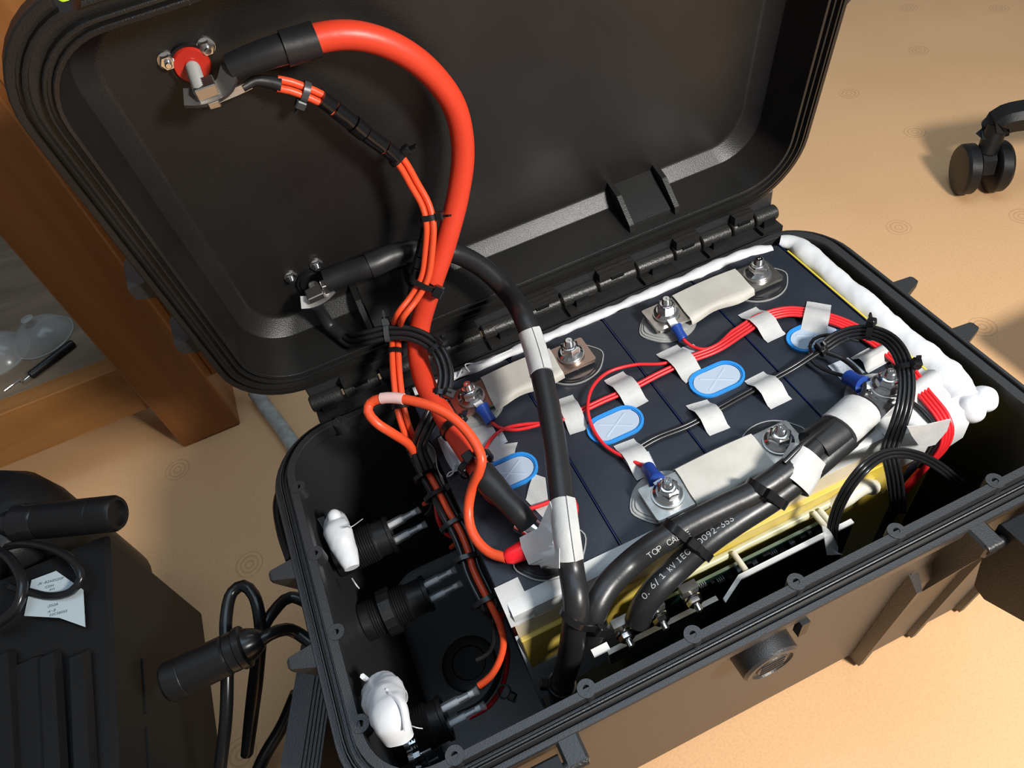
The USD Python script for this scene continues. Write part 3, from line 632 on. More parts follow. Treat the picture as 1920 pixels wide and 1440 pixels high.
lugt = Thing('cable_lug', 'bare steel lug with black sleeves ending the cable pair at the front right nut', 'cable lug')
lugt.add('lug_tongue', cat([band([Zp(1602, 790, 12), Zp(1628, 765, 11), Zp(1652, 742, 9.5), Zp(1676, 722, 9.5)], 19, 2.4, V(0, 0, 1)), cyl(V(216, -61, 3), V(216, -61, 12.5), 10.5, 24, 1)]), STEEL)
KM = spline([Zp(1452, 905, 14), Zp(1500, 868, 15), Zp(1550, 826, 16), Zp(1590, 792, 15), Zp(1610, 772, 13)], 3)
lugt.add('sleeve', sweep(spline([Zp(1525, 838, 15), Zp(1560, 812, 15), Zp(1600, 782, 14), Zp(1618, 766, 12)], 3), circ(8.4, 20) * V(1, 1.25), up=V(0, 0, 1)), SHRINK, smooth=50)
lugt.add('sleeve', sweep(spline([Zp(1560, 842, 10), Zp(1590, 815, 11), Zp(1618, 790, 11)], 3), circ(7.6, 20), up=V(0, 0, 1)), SHRINK, smooth=50)
lugt.done()
def pairband(c0, c1, rr_, w, m, label, name='tape_wrap', category='tape', head=None, t=.6, group='pale tape wrapped round the cables'):
    """band round two neighbouring cables: c0, c1 centres; axis across"""
    ax = c1 - c0; d = np.linalg.norm(ax); ax /= d; axis = axis_of(c0, ax)
    nn = np.cross(axis, ax); P = []
    for a in np.linspace(-math.pi / 2, math.pi / 2, 9): P.append(c1 + (ax * math.cos(a) + nn * math.sin(a)) * rr_)
    for a in np.linspace(math.pi / 2, 3 * math.pi / 2, 9): P.append(c0 + (ax * math.cos(a) + nn * math.sin(a)) * rr_)
    P = np.array(P); ctr = (c0 + c1) / 2
    C = spline(list(P), 2.0, True); N = C - ctr
    T = np.roll(C, -1, 0) - np.roll(C, 1, 0); N = np.cross(T, axis)
    return sweep(C, rect(w, t), up=N, closed=True), axis, nn, ax
def axis_of(c, ax):
    best = [C for C in (KA, KB, BC, RC)]; C = min(best, key=lambda K: np.linalg.norm(K - c, axis=1).min()); i = min(max(nearest(C, c), 1), len(C) - 2); T = C[i + 1] - C[i - 1]; T -= ax * (T @ ax); return T / np.linalg.norm(T)
a_, b_ = KA[uvnear(KA, 1490, 872)], KB[uvnear(KB, 1505, 892)]
single('tape_wrap', pairband(a_, b_, 7.4, 19, TAPEW, '')[0], TAPEW, 'white tape band round both printed cables beside the front busbar', 'tape', 'pale tape wrapped round the cables', smooth=50)
D = spline([Zp(1572, 806, 16), Zp(1596, 785, 15.5), Zp(1614, 768, 14)], 3)
single('tape_wrap', sweep(D, circ(8.9, 20) * V(1, 1.3), up=V(0, 0, 1)), TAPEW, 'white tape band over the black sleeves just before the front right nut', 'tape', 'pale tape wrapped round the cables', smooth=50)
# ---------------------------------------------------------------- zip ties
def ziptie(c, axis, ra, rb, label, head=0., w=3.2, tail=7., m=None, big=1.0, hdir=None, a_dir=None):
    """loop of half-widths ra (along a_dir) and rb round a bundle at c; the head sits at angle head seen along the axis"""
    c = np.asarray(c, float); axis = np.asarray(axis, float); axis /= np.linalg.norm(axis)
    a = CAM - c; a -= axis * (a @ axis); a /= np.linalg.norm(a)         # a: towards the viewer's side, b across
    b = np.cross(axis, a)
    if a_dir is not None: b = a_dir - axis * (a_dir @ axis); b /= np.linalg.norm(b); a = np.cross(b, axis); a = a if a @ (CAM - c) > 0 else -a
    P = np.array([c + a * math.cos(q) * rb + b * math.sin(q) * ra for q in np.linspace(0, 2 * math.pi, 28, endpoint=False)])
    T = np.roll(P, -1, 0) - np.roll(P, 1, 0); N = np.cross(T, axis)
    t = Thing('zip_tie', label, 'zip tie', 'black zip ties on the wiring')
    mm = m or ZIP; loop = t.add('strap', sweep(P, rect(w, 1.1), up=N, closed=True), mm, smooth=50)
    q = math.radians(head); hd = a * math.cos(q) * rb + b * math.sin(q) * ra; hn = a * math.cos(q) / rb + b * math.sin(q) / ra; hn /= np.linalg.norm(hn); ht = np.cross(axis, hn)
    t.add('head', obox(c + hd + hn * 2.0 * big, ht * 2.6 * big, axis * 2.5 * big, hn * 2.3 * big, .6), mm, smooth=False)
    if tail: t.add('tail', band([c + hd + hn * 2 * big, c + hd + hn * (2 + tail * .6) + ht * 1.2, c + hd + hn * (2 + tail) + ht * 2.5], w * .8, 1.0, axis), mm, smooth=False)
    t.done()
def ztat(C, u, v, ra, rb, label, head=0., **kw):
    i = min(max(uvnear(C, u, v), 1), len(C) - 2); ziptie(C[i], C[i + 1] - C[i - 1], ra, rb, label, head, **kw)
ztat(RC, 846, 805, 7.2, 7.2, 'wide black zip tie round the thick red cable above the milky gel', -60, w=4.5, tail=6)
ztat(RC, 907, 862, 10.5, 8.5, 'black zip tie lashing the orange wire to the thick red cable\'s lower end', 5, w=4, tail=0, big=1.2)
a_, b_ = KA[uvnear(KA, 1428, 916)], KB[uvnear(KB, 1452, 932)]
def pairtie(a_, b_, r, w, label, hq=0., tail=5.):
    m, axis, nn, ax = pairband(a_, b_, r, w, ZIP, '', t=1.2); t = Thing('zip_tie', label, 'zip tie', 'black zip ties on the wiring'); t.add('strap', m, ZIP, smooth=50)
    n = nn if nn @ (CAM - a_) > 0 else -nn; c = a_ * (1 - hq) + b_ * hq + n * (r + 1.6)
    t.add('head', obox(c, ax * 3, axis * 2.8, n * 2.2, .6), ZIP, smooth=False)
    if tail: t.add('tail', obox(c + ax * 4.5 + n * .2, ax * tail * .5, axis * 1.6, n * .5), ZIP, smooth=False)
    t.done()
pairtie(a_, b_, 7.8, 5, 'broad glossy black tie round both printed cables next to the white tape band', 0.0, 0)
pairtie(KA[uvnear(KA, 1270, 1000)], KB[uvnear(KB, 1310, 1032)], 7.8, 4.6, 'black zip tie round both printed cables where the words TOP and IEC stand', .45)
pairtie(BC[uvnear(BC, 1078, 1160)], KA[uvnear(KA, 1112, 1160)], 7.8, 3.4, 'black zip tie bundling the thick black cable with a printed cable at the pack front', .9, 9)
ztat(BC, 1052, 1285, 7.8, 7.8, 'black zip tie at the lowest visible end of the thick black cable', 75, tail=0)
# ---------------------------------------------------------------- wiring bundles
def offset(C, k, n, d, up): 
    T, N, B = frames(C, up); return C + B * ((k - (n - 1) / 2) * d)
def wire(name, P, r, m, label, category='wire', group=None, parts=(), step=3, raw=False):
    t = Thing(name, label, category, group); t.add('insulation', tube(P, r, 10, step, raw=raw), m, smooth=60)
    for nm, msh, mm in parts: t.add(nm, msh, mm)
    t.done()
def crimp(p, q, r=3.4):
    p, q = np.asarray(p, float), np.asarray(q, float); d = (q - p) / np.linalg.norm(q - p); L = np.linalg.norm(q - p)
    return lathe([(0, r * .9), (.6, r), (L * .55, r * .98), (L - .6, r * 1.22), (L, r * 1.2), (L, r * .5)], p, d, 16)
def ringterm(ctr, p, z):
    ctr, p = V(ctr[0], ctr[1], z), np.asarray(p, float); d = p - ctr; d /= np.linalg.norm(d)
    ann = trimesh.creation.annulus(r_min=4.2, r_max=8.0, height=.9, sections=24); ann.apply_translation((ctr[0], ctr[1], z))
    return cat([ann, band([V(*ctr[:2], z) + d * 6, p], 5.5, .9, V(0, 0, 1))])
ZB = 2.0
BU = spline([Zp(1008, 795, 4.5), Zp(1045, 782, 4), Zp(1085, 766, 3), Zp(1130, 745, 3), Zp(1180, 724, 3), Zp(1232, 697, 3), Zp(1280, 675, 3), Zp(1340, 652, 3.5), Zp(1390, 620, 3), Zp(1430, 596, 3), Zp(1480, 584, 3.5), Zp(1530, 591, 3.5), Zp(1580, 606, 3.5), Zp(1632, 634, 3), Zp(1682, 673, 3),
             Zp(1712, 706, 3), V(237.5, -68, 3.2), V(235.5, -78, 3.6), V(234, -87, 3.0), V(233, -93.5, -1), V(232.5, -96.5, -9), V(231, -97, -20), V(227, -95, -36), V(220, -94, -60)], 2.5)
BUP = np.array([V(0, -min(1, max(0, (-84 - p[1]) / 11)), max(.02, 1 - max(0, (-86 - p[1]) / 10))) for p in BU])
def bund(k, frm=None):
    C = offset(BU, k, 4, 2.35, BUP); return C if frm is None else C[uvnear(C, *frm):]
grp = 'four red sense wires'
j1 = bund(0, (1352, 636)); cr = (Zp(1266, 612, 9), Zp(1281, 636, 5))
wire('sense_wire', list(spline([cr[1], Zp(1295, 648, 4), Zp(1320, 655, 3.6), Zp(1345, 646, 3.4), j1[4]], 2.5)[:-1]) + list(j1[4:]), 1.15, REDW, 'red sense wire from the blue crimp at the back centre nut', group=grp, raw=True,
     parts=[('crimp_sleeve', crimp(cr[1], cr[0]), CRIMP), ('ring_terminal', ringterm((144, 61), cr[0], 9.3), TIN)])
j2 = bund(1, (1262, 684)); cr = (Zp(1232, 901, 10), Zp(1214, 876, 5))
wire('sense_wire', list(spline([cr[1], Zp(1180, 862, 4), Zp(1135, 836, 3.5), Zp(1110, 800, 3.5), Zp(1102, 765, 6), Zp(1110, 728, 6), Zp(1140, 698, 4), Zp(1190, 684, 3), Zp(1240, 682, 3), j2[5]], 2.5)[:-1]) + list(j2[5:]), 1.15, REDW, 'red sense wire curling round the second cell\'s vent to the front crimp', group=grp, raw=True,
     parts=[('crimp_sleeve', crimp(cr[1], cr[0], 4.0), CRIMP), ('ring_terminal', ringterm((72, -61), cr[0], 9.3), TIN)])
j3 = bund(2, (1015, 796)); cr = (Zp(902, 762, 10), Zp(921, 791, 5))
wire('sense_wire', list(spline([cr[1], Zp(935, 801, 4), Zp(960, 806, 3.8), Zp(990, 802, 4), j3[3]], 2.5)[:-1]) + list(j3[3:]), 1.15, REDW, 'red sense wire from the blue crimp at the back left nut', group=grp, raw=True,
     parts=[('crimp_sleeve', crimp(cr[1], cr[0], 3.9), CRIMP), ('ring_terminal', ringterm((0, 61), cr[0], 9.3), TIN)])
j4 = bund(3, (1015, 796))
wire('sense_wire', list(spline([Zp(905, 850, 6), Zp(922, 822, 4), Zp(945, 804, 3.5), Zp(980, 796, 4), j4[3]], 2.5)[:-1]) + list(j4[3:]), 1.15, REDW, 'red sense wire running back under the white tape by the red cable', group=grp, raw=True)
wire('sense_wire', [Zp(897, 880, 8), Zp(896, 900, 6), Zp(904, 922, 5), Zp(918, 938, 4), Zp(945, 950, 4), Zp(985, 955, 3), Zp(1040, 938, 3), Zp(1068, 930, 4), Zp(1080, 948, 4), Zp(1077, 975, 4), Zp(1070, 990, 4)], 1.3, REDW, 'red wire loop that dips under the black sleeve and reappears beside the white wrap', group='red wire loops by the black sleeve')
wire('sense_wire', [Zp(903, 872, 9), Zp(904, 900, 7), Zp(915, 925, 5), Zp(930, 938, 4)], 1.3, REDW, 'short inner red wire loop beside the black sleeve', group='red wire loops by the black sleeve')
# flat black ribbon beside the red ones at the right corner
wire('flat_wire', [Zp(1670, 685, 2), Zp(1700, 725, 2), V(228, -66, 2), V(227.5, -78, 2.6), V(227, -88, 1.5), V(226.5, -94, -4), V(225.5, -95.5, -14), V(222, -95, -30)], 1.5, BLACKW, 'black wire running along the left of the four red wires at the corner', group=None)
# black sense pair along the cells
BP = spline([Zp(1190, 845, 2), Zp(1230, 822, 2.2), Zp(1290, 798, 2.2), Zp(1345, 768, 2.4), Zp(1395, 740, 2.2), Zp(1440, 716, 2.4), Zp(1490, 688, 4), Zp(1530, 662, 8), Zp(1548, 650, 10)], 2.5)
for k in (0, 1): wire('black_sense_wire', list(offset(BP, k, 2, 2.3, V(0, 0, 1))), 1.1, BLACKW, ('upper', 'lower')[k] + ' of the two thin black wires taped across the middle cells', group='thin black wire pair', raw=True)
BK = spline([Zp(1545, 650, 11), Zp(1570, 634, 14), Zp(1600, 624, 17), Zp(1632, 623, 20), Zp(1662, 634, 22), Zp(1684, 656, 24), Zp(1697, 690, 24), Zp(1700, 730, 22), Zp(1693, 770, 17), Zp(1680, 810, 9), Yp(1668, 845, -92), Yp(1672, 868, -97), Yp(1678, 900, -102), Yp(1684, 960, -106)], 2.5)
for k in range(4): wire('black_sense_wire', list(offset(BK, k, 4, 2.2, towards_cam(BK))), 1.2, BLACKW, ['first (outermost)', 'second', 'third', 'fourth (innermost)'][k] + ' strand of the black bundle arching over the red wires', group='black wire bundle at the right', raw=True)
wire('black_sense_wire', [Zp(1548, 648, 11), Zp(1528, 664, 8), Zp(1518, 650, 6), Zp(1526, 636, 9), Zp(1550, 628, 12), Zp(1585, 634, 14), Zp(1610, 640, 14)], 1.1, BLACKW, 'small black wire loop over the rightmost vent')
cr = (Zp(1618, 722, 13), Zp(1588, 706, 9))
wire('black_sense_wire', [cr[1], Zp(1565, 700, 7), Zp(1540, 690, 5), Zp(1522, 676, 5), Zp(1516, 662, 6)], 1.2, BLACKW, 'black wire ending in the blue crimp at the front right nut', parts=[('crimp_sleeve', crimp(cr[1], cr[0], 4.6), CRIMP), ('ring_terminal', ringterm((216, -61), cr[0], 14.0), TIN)])
wire('black_sense_wire', [Zp(1548, 660, 10), Zp(1575, 670, 9), Zp(1600, 688, 10), Zp(1618, 712, 13), Zp(1619, 735, 14), Zp(1608, 748, 15), Zp(1580, 775, 20), Zp(1540, 805, 25), Zp(1500, 838, 25), Zp(1470, 868, 23)], 1.5, BLACKW, 'black wire passing over the blue crimp and along the black sleeves')
TR = spline([Yp(1562, 1015, -108), Yp(1562, 985, -107), Yp(1572, 950, -105), Yp(1595, 908, -103), Yp(1620, 878, -101), Yp(1650, 856, -98), Yp(1690, 849, -97), Yp(1730, 858, -100), Yp(1765, 878, -105), Yp(1800, 908, -112)], 2.5)
for k in range(3): wire('ribbon_wire', list(offset(TR, k, 3, 2.0, towards_cam(TR))), 1.05, BLACKW, ['upper', 'middle', 'lower'][k] + ' strand of the flat black ribbon arching over the circuit board', group='flat black ribbon strands', raw=True)
ztat(BK, 1627, 624, 4.6, 2.6, 'black zip tie on top of the black bundle near the silicone bead', -70)
ztat(BK, 1698, 692, 5.4, 2.6, 'black zip tie on the black bundle where it starts to descend', -60, tail=6)
ztat(BP, 1545, 652, 4.2, 4.2, 'black zip tie gathering the small loop above the rightmost vent', -20, big=1.1)
# ---------------------------------------------------------------- tape strips and stickers on the cells
def strip(q, z, label, group='pale tape strips on the cells', m=None, name='tape_strip', hump=1.6):
    a, b, c, d = [Zp(u, v, z) for u, v in q]; n = 9; G = np.zeros((n, 4, 3))
    for i, t in enumerate(np.linspace(0, 1, n)):
        for j, s in enumerate(np.linspace(0, 1, 4)):
            p = (a * (1 - s) + b * s) * (1 - t) + (d * (1 - s) + c * s) * t
            p[2] = .35 + hump * 3.2 * math.exp(-((t - .5) / .27) ** 4) + .15 * math.sin(5 * s + 7 * t); G[i, j] = p
    single(name, sheet(G, .25), m or TAPE, label, 'tape' if name == 'tape_strip' else 'sticker', group, smooth=40)
for q, lab in [([(1040, 748), (1073, 736), (1104, 800), (1068, 812)], 'first pale tape strip over the red wires, right of the black cable'),
               ([(1132, 710), (1168, 692), (1216, 748), (1180, 768)], 'second pale tape strip over the red wires, inside the wire curl'),
               ([(1230, 661), (1270, 642), (1322, 696), (1286, 715)], 'third pale tape strip over the red wires, below the back centre nut'),
               ([(1384, 587), (1418, 571), (1475, 622), (1440, 639)], 'fourth pale tape strip over the red wires, on the rightmost cell'),
               ([(1514, 561), (1560, 568), (1548, 634), (1500, 622)], 'white tape strip over the red wires and half of the rightmost vent'),
               ([(1596, 667), (1650, 637), (1694, 660), (1629, 696)], 'pale tape strip over the red wires under the black bundle'),
               ([(1678, 722), (1732, 684), (1779, 726), (1714, 768)], 'pale tape strip over the red wires nearest the silicone'),
               ([(1396, 711), (1432, 692), (1486, 744), (1446, 764)], 'upper pale tape strip holding the thin black wire pair'),
               ([(1286, 757), (1326, 745), (1370, 798), (1331, 814)], 'middle pale tape strip holding the thin black wire pair'),
               ([(1150, 833), (1188, 818), (1234, 880), (1194, 898)], 'lower pale tape strip at the left end of the thin black pair')]:
    strip(q, 2.5, lab)
strip([(868, 800), (915, 782), (950, 850), (905, 870)], 2.0, 'large white tape piece between the red cable and the back left nut', hump=.8)
strip([(908, 836), (970, 827), (962, 862), (918, 864)], 1.6, 'white tape corner left of the black cable', hump=.3)
strip([(1000, 886), (1022, 893), (1034, 985), (985, 935)], 2.0, 'white tape piece between the leftmost vent and the black sleeve', hump=.4)
for q, lab in [([(1552, 686), (1590, 670), (1622, 698), (1580, 716)], 'small white sticker under the blue crimp on the rightmost cell'), ([(1278, 652), (1300, 645), (1318, 662), (1296, 670)], 'small white sticker peeking out by the third red-wire tape'),
               ([(918, 818), (940, 806), (952, 828), (930, 840)], 'small printed sticker beside the red wires on the leftmost cell'), ([(1168, 862), (1216, 846), (1232, 880), (1196, 896)], 'white sticker under the tape left of the front busbar')]:
    strip(q, .4, lab, 'stickers on the cells', STICKER, 'cell_sticker', .05)
gw = lump(hull([Zp(820, 822, 2), Zp(850, 800, 3), Zp(885, 850, 4), Zp(880, 872, 4), Zp(850, 886, 3), Zp(835, 860, 2)] + [Zp(830, 830, 9), Zp(855, 815, 9), Zp(872, 860, 8), Zp(852, 872, 8)]).subdivide().subdivide().subdivide(), .8, 10)
single('silicone_blob', gw, GELW, 'bluish milky silicone pad under the red cable at the pack\'s left edge', 'silicone', smooth=60)
G = np.array([[V(x, y, z) + V(1.5 * math.sin(y / 5), 0, 0) for x, z in ((-36.4, 0), (-37.2, -14), (-38, -30))] for y in np.linspace(18, 62, 16)])
single('crumpled_tape', sheet(G, .5), mat('crumpled_foil', (.42, .42, .45), .35, bump=.8, bs=120.), 'crumpled grey tape hanging over the pack\'s left edge behind the wires', 'tape')
strand([Zp(852, 882, 3), Zp(848, 889, 3), Zp(838, 894, 4), Zp(842, 886, 4), Zp(860, 882, 3), Zp(872, 882, 3)], .45, 'tiny clear silicone curl at the pack\'s left edge')
# ---------------------------------------------------------------- red wires down the lid
UW = spline([Lp(520, 157, 27), Lp(545, 162, 26), Lp(572, 172, 25), Lp(600, 184, 24), Lp(640, 214, 22), Lp(690, 254, 20), Lp(730, 283, 18), Lp(752, 304, 16), Lp(776, 345, 12), Lp(798, 385, 6), Lp(806, 420, 0), Lp(804, 470, -6), Lp(796, 522, -12), Lp(775, 560, -16), Lp(752, 590, -20), Zp(742, 625, 45),
             Zp(741, 660, 42), Zp(744, 710, 38), Zp(752, 770, 30), Zp(766, 815, 16), Zp(780, 845, 2), Zp(800, 880, -8)], 3)
for k in range(2):
    C = offset(UW, k, 2, 4.0, towards_cam(UW)); C = C + (towards_cam(C) * (1.2 * np.sin(np.linspace(0, 9, len(C))))[:, None]) * (1 if k else -1)
    a, b = uvnear(C, 606, 190), uvnear(C, 740, 292)
    t = Thing('lid_wire', ('left', 'right')[k] + ' red wire of the pair running down the lid from the upper stud', 'wire', 'red wire pair down the lid')
    i, j = sorted((a, b)); t.add('insulation', tube(C[:i + 3], 1.95, 10, raw=True), ORW, smooth=60); t.add('insulation', tube(C[j - 3:], 1.95, 10, raw=True), ORW, smooth=60); t.done()
def fuseholder(C, a, b, r, label):
    i, j = sorted((uvnear(C, *a), uvnear(C, *b))); D = C[i:j + 1]; t = Thing('fuse_holder', label, 'fuse holder', 'black in-line fuse holders')
    cuts = [0, .16, .40, .56, .82, 1.0]; rs = [.98, 1.02, 1.12, 1.02, .98]
    for q, (u, w) in enumerate(zip(cuts, cuts[1:])):
        S = along(D, u + .008, w - .008); t.add(['rear_boot', 'body', 'collar', 'body', 'front_boot'][q], sweep(S, circ(r * rs[q], 18)), GLOSSB, smooth=50)
    t.done()
fuseholder(offset(UW, .5, 2, 4, towards_cam(UW)) + towards_cam(UW) * .6, (600, 180), (745, 294), 4.3, 'glossy black in-line fuse holder slanting across the lid')
FH = spline([Lp(800, 430, 4), Lp(794, 460, 2), Lp(786, 495, -2), Lp(778, 535, -6), Lp(774, 555, -8)], 2)
fuseholder(FH, (800, 430), (774, 552), 3.6, 'black in-line fuse holder upright beside the red wires, below the first')
t = Thing('ring_lug_wire', 'black-sleeved lead joining the red wire pair to the upper stud', 'wire')
t.add('sleeve', tube([Lp(455, 165, 26), Lp(478, 152, 28), Lp(500, 153, 28), Lp(526, 159, 27)], 3.0, 14, 2, scale=lambda q: .6 + .6 * q), SHRINK); t.add('tongue', band([Lp(408, 185, 22), Lp(440, 172, 25), Lp(470, 158, 27)], 4, 1.2, -LD), DULLSTEEL); t.done()
for u, v, ra, rb, hd, lab, kw in [(571, 172, 4.6, 3, 110, 'black zip tie at the top of the red wire pair on the lid', dict(m=GREYZIP)), (747, 297, 4.8, 3, -75, 'black zip tie just below the slanting fuse holder', {}),
                              (804, 402, 4.8, 3, -75, 'black zip tie on the red wire pair beside the thick red cable\'s bend', {}), (792, 528, 8, 4.5, -88, 'black zip tie with round head at the upright fuse holder', dict(big=1.35, tail=0)),
                              (741, 657, 4.8, 3, 180, 'black zip tie without visible head on the vertical red pair', dict(tail=0)), (750, 762, 4.8, 3, 180, 'black zip tie on the red pair just above the orange loop', dict(tail=0)), (778, 842, 5, 4, 170, 'black zip tie where the red pair enters the wire bundle', dict(tail=4))]:
    ztat(UW, u, v, ra, rb, lab, hd, **kw)
# ---------------------------------------------------------------- black wire trio from the lower stud
BW = spline([Lp(640, 628, 12), Lp(656, 638, 4), Lp(690, 632, -12), Zp(726, 624, 54), Zp(770, 626, 52), Zp(805, 642, 48), Zp(827, 668, 44), Zp(836, 705, 38), Zp(830, 738, 34), Zp(812, 775, 30), Zp(795, 810, 24), Zp(785, 842, 10), Zp(800, 880, -2)], 3)
for k in range(3): wire('lid_black_wire', list(offset(BW, k, 3, 3.3, towards_cam(BW)) + towards_cam(BW) * (1.0 if k == 1 else 0)), 1.75, BLACKW, ['upper', 'middle', 'lower'][k] + ' black wire curving from the lower stud across the red cable', group='black wire trio from the lower stud', raw=True)
t = Thing('ring_lug_wire', 'black heat-shrunk lead drooping from the lower stud to the black wires', 'wire')
t.add('sleeve', tube([Lp(592, 570, 22), Lp(603, 588, 24), Lp(620, 612, 20), Lp(645, 632, 9)], 4.4, 16, 2), SHRINK, smooth=50); t.done()
ztat(BW, 727, 625, 5.4, 3, 'grey zip tie where black wires cross in front of the red pair', -80, m=GREYZIP)
ztat(BW, 815, 655, 5.4, 3, 'black zip tie at the top of the black wire trio\'s curve', -60)
ztat(BW, 827, 742, 5.6, 3.2, 'black zip tie lashing the black trio beside the red cable', -30, big=1.2)
# ---------------------------------------------------------------- bundle down the left side of the pack
LBp = [Zp(772, 838, -2), Zp(790, 875, -8), Zp(815, 920, -12), Zp(838, 965, -14), Zp(858, 1000, -16), Zp(872, 1035, -18), Zp(882, 1070, -20), Zp(898, 1105, -22), Zp(915, 1138, -25)]
LB = spline(LBp, 3)
Zr = lambda P: P
wire('compartment_wire', list(offset(LB, 1, 4, 3.6, towards_cam(LB))) + [Zp(935, 1165, -30), Zp(944, 1200, -38), Zp(938, 1235, -46), Zp(920, 1268, -52), Zp(898, 1286, -55)], 2.1, ORW, 'red wire of the left bundle ending at the front socket\'s clear terminal', group='left compartment wires')
wire('compartment_wire', list(offset(LB, 0, 4, 3.6, towards_cam(LB))) + [Zp(925, 1165, -32), Zp(926, 1200, -40), Zp(915, 1225, -46), Zp(893, 1238, -48)], 1.3, BLACKW, 'thin black wire of the left bundle ending at the front socket\'s upper terminal', group='left compartment wires')
wire('compartment_wire', list(offset(LB, 2.2, 4, 3.6, towards_cam(LB))) + [Zp(930, 1165, -40), Zp(942, 1220, -80), Zp(930, 1280, -100), Zp(900, 1320, -112), Zp(860, 1340, -118)], 2.0, BLACKW, 'black wire of the left bundle sinking towards the case floor', group='left compartment wires')
wire('compartment_wire', list(LB[-1:] + V(6, 0, -14)) + [Zp(938, 1175, -45), Zp(952, 1230, -85), Zp(940, 1290, -108), Zp(915, 1325, -118), Zp(880, 1345, -122)], 1.7, REDW, 'dark red wire behind the left bundle, curling to the case floor', group='left compartment wires')
wire('compartment_wire', [Zp(800, 895, -14), Zp(815, 935, -22), Zp(822, 975, -32), Zp(836, 1000, -42), Zp(852, 1008, -46)], 1.5, REDW, 'small dark red loop left of the bundle near the rear socket', group='left compartment wires')
wire('compartment_wire', [Zp(802, 905, -14), Zp(806, 925, -22), Zp(804, 938, -30), Zp(795, 945, -38)], 1.6, ORW, 'short red end in the rear socket\'s upper terminal', group='left compartment wires')
wire('compartment_wire', [Zp(804, 890, -14), Zp(812, 925, -22), Zp(808, 955, -34), Zp(800, 965, -40)], 1.4, BLACKW, 'short black end in the rear socket\'s lower terminal', group='left compartment wires')
wire('compartment_wire', [Zp(866, 1012, -30), Zp(856, 1018, -50), Zp(846, 1026, -62)], 1.6, ORW, 'short red end in the middle socket\'s upper terminal', group='left compartment wires')
for u, v, lab in [(800, 890, 'zip tie at the top of the bundle in the left compartment'), (816, 925, 'second zip tie down the left compartment bundle'), (854, 985, 'zip tie beside the orange wire on the left compartment bundle'), (878, 1048, 'zip tie on the left bundle level with the middle socket'), (914, 1135, 'lowest zip tie on the left bundle beside the pack corner')]:
    ztat(LB, u, v, 8, 3.6, 'black ' + lab, -75, tail=4, w=2.8)
ziptie(Zp(945, 1297, -105), V(.2, .3, -1), 4, 4, 'black zip tie on the wires near the case floor', 40, tail=3, w=2.8)
# orange loop with red boot
OL = [Zp(778, 850, 6), Zp(765, 832, 18), Zp(735, 812, 34), Zp(705, 792, 44), Zp(690, 772, 48), Zp(694, 756, 50), Zp(715, 747, 52), Zp(740, 746, 53), Zp(775, 752, 53), Zp(815, 764, 52), Zp(850, 784, 49), Zp(878, 812, 45), Zp(897, 842, 42), Zp(903, 862, 40), Zp(896, 890, 32), Zp(884, 920, 22), Zp(878, 955, 14), Zp(881, 985, 10), Zp(893, 1012, 8), Zp(918, 1036, 7), Zp(950, 1046, 8)]
t = Thing('orange_loop_wire', 'bright orange wire looping out left over the rim and back to a red boot', 'wire'); C = spline(OL, 3)
t.add('insulation', tube(C, 2.9, 14, raw=True), ORW, smooth=60)
i, j = uvnear(C, 721, 747), uvnear(C, 754, 747); t.add('pale_sleeve', sweep(C[i:j + 1], circ(3.35, 16)), PINKBOOT, smooth=60)
e = C[-1]; d = V(.93, -.05, .05); t.add('red_boot', sweep(np.array([e - d * 1, e + d * 2, e + d * 14, e + d * 24]), circ(1, 18) * V(1, 1.0), up=V(0, 0, 1), scale=[3.0, 4.6, 5.8, 5.9]), REDBOOT, smooth=50); t.done()
# ---------------------------------------------------------------- studs on the lid
def lidstud(cx, cs, label, warm, hw):
    t = Thing('stud_terminal', label, 'terminal'); c = LX(cx, cs, 38)
    t.add('insulator', lathe([(0, 8.6), (2, 8.6), (3.4, 7.8), (3.4, 3)], c, -LD, 32), REDPOST if warm else BLACKH)
    t.add('rim', lathe([(0, 9.8), (2.2, 9.8), (2.2, 8.6), (0, 8.6)], c, -LD, 32), BLACKH)
    thr = [(4, 3.2)] + [q for i in range(14 if warm else 9) for q in ((5 + i * 1.5, 3.3), (5.7 + i * 1.5, 2.8))] + [(5 + (14 if warm else 9) * 1.5, 2.4)]
    t.add('threaded_stud', lathe(thr, c, -LD, 18), THREAD)
    t.done()
    return c
s1 = Lp(362, 128, 33); c1 = lidstud((s1 - LO)[0], (s1 - LO) @ LS, 'upper stud terminal with red insulator on the lid\'s inside', True, 1)
s2 = Lp(588, 535, 33); c2 = lidstud((s2 - LO)[0], (s2 - LO) @ LS, 'lower stud terminal with black insulator on the lid\'s inside', False, 1)
def bracket(c, P, w, label, m, nutp, bend):
    t = Thing('terminal_lug', label, 'cable lug'); t.add('tongue', cat([sweep(spline(P, 2), rect(w, 2.6), up=bend)]), m, smooth=30)
    for q, (p, ax) in enumerate(nutp): t.add('square_nut', obox(p, ax[0] * 6.5, ax[1] * 3, ax[2] * 5, .5), m, smooth=False)
    t.done()
def nutbox(pa, pb, th, dp, off):
    d = pb - pa; L = np.linalg.norm(d); return ((pa + pb) / 2 + off, (d / L * (L / 13), LS * th, -LD * dp))
bracket(c1, [Lp(345, 184, 16), Lp(372, 184, 15), Lp(405, 174, 15), Lp(422, 160, 16), Lp(432, 128, 21)], 8, 'bent steel lug of the red cable clamped on the upper stud', DULLSTEEL, [nutbox(Lp(362, 166, 15), Lp(402, 152, 15), .9, .9, -LS * 1.5), nutbox(Lp(388, 192, 15), Lp(410, 186, 15), .6, .8, 0)], LS * .85 - LD * .5)
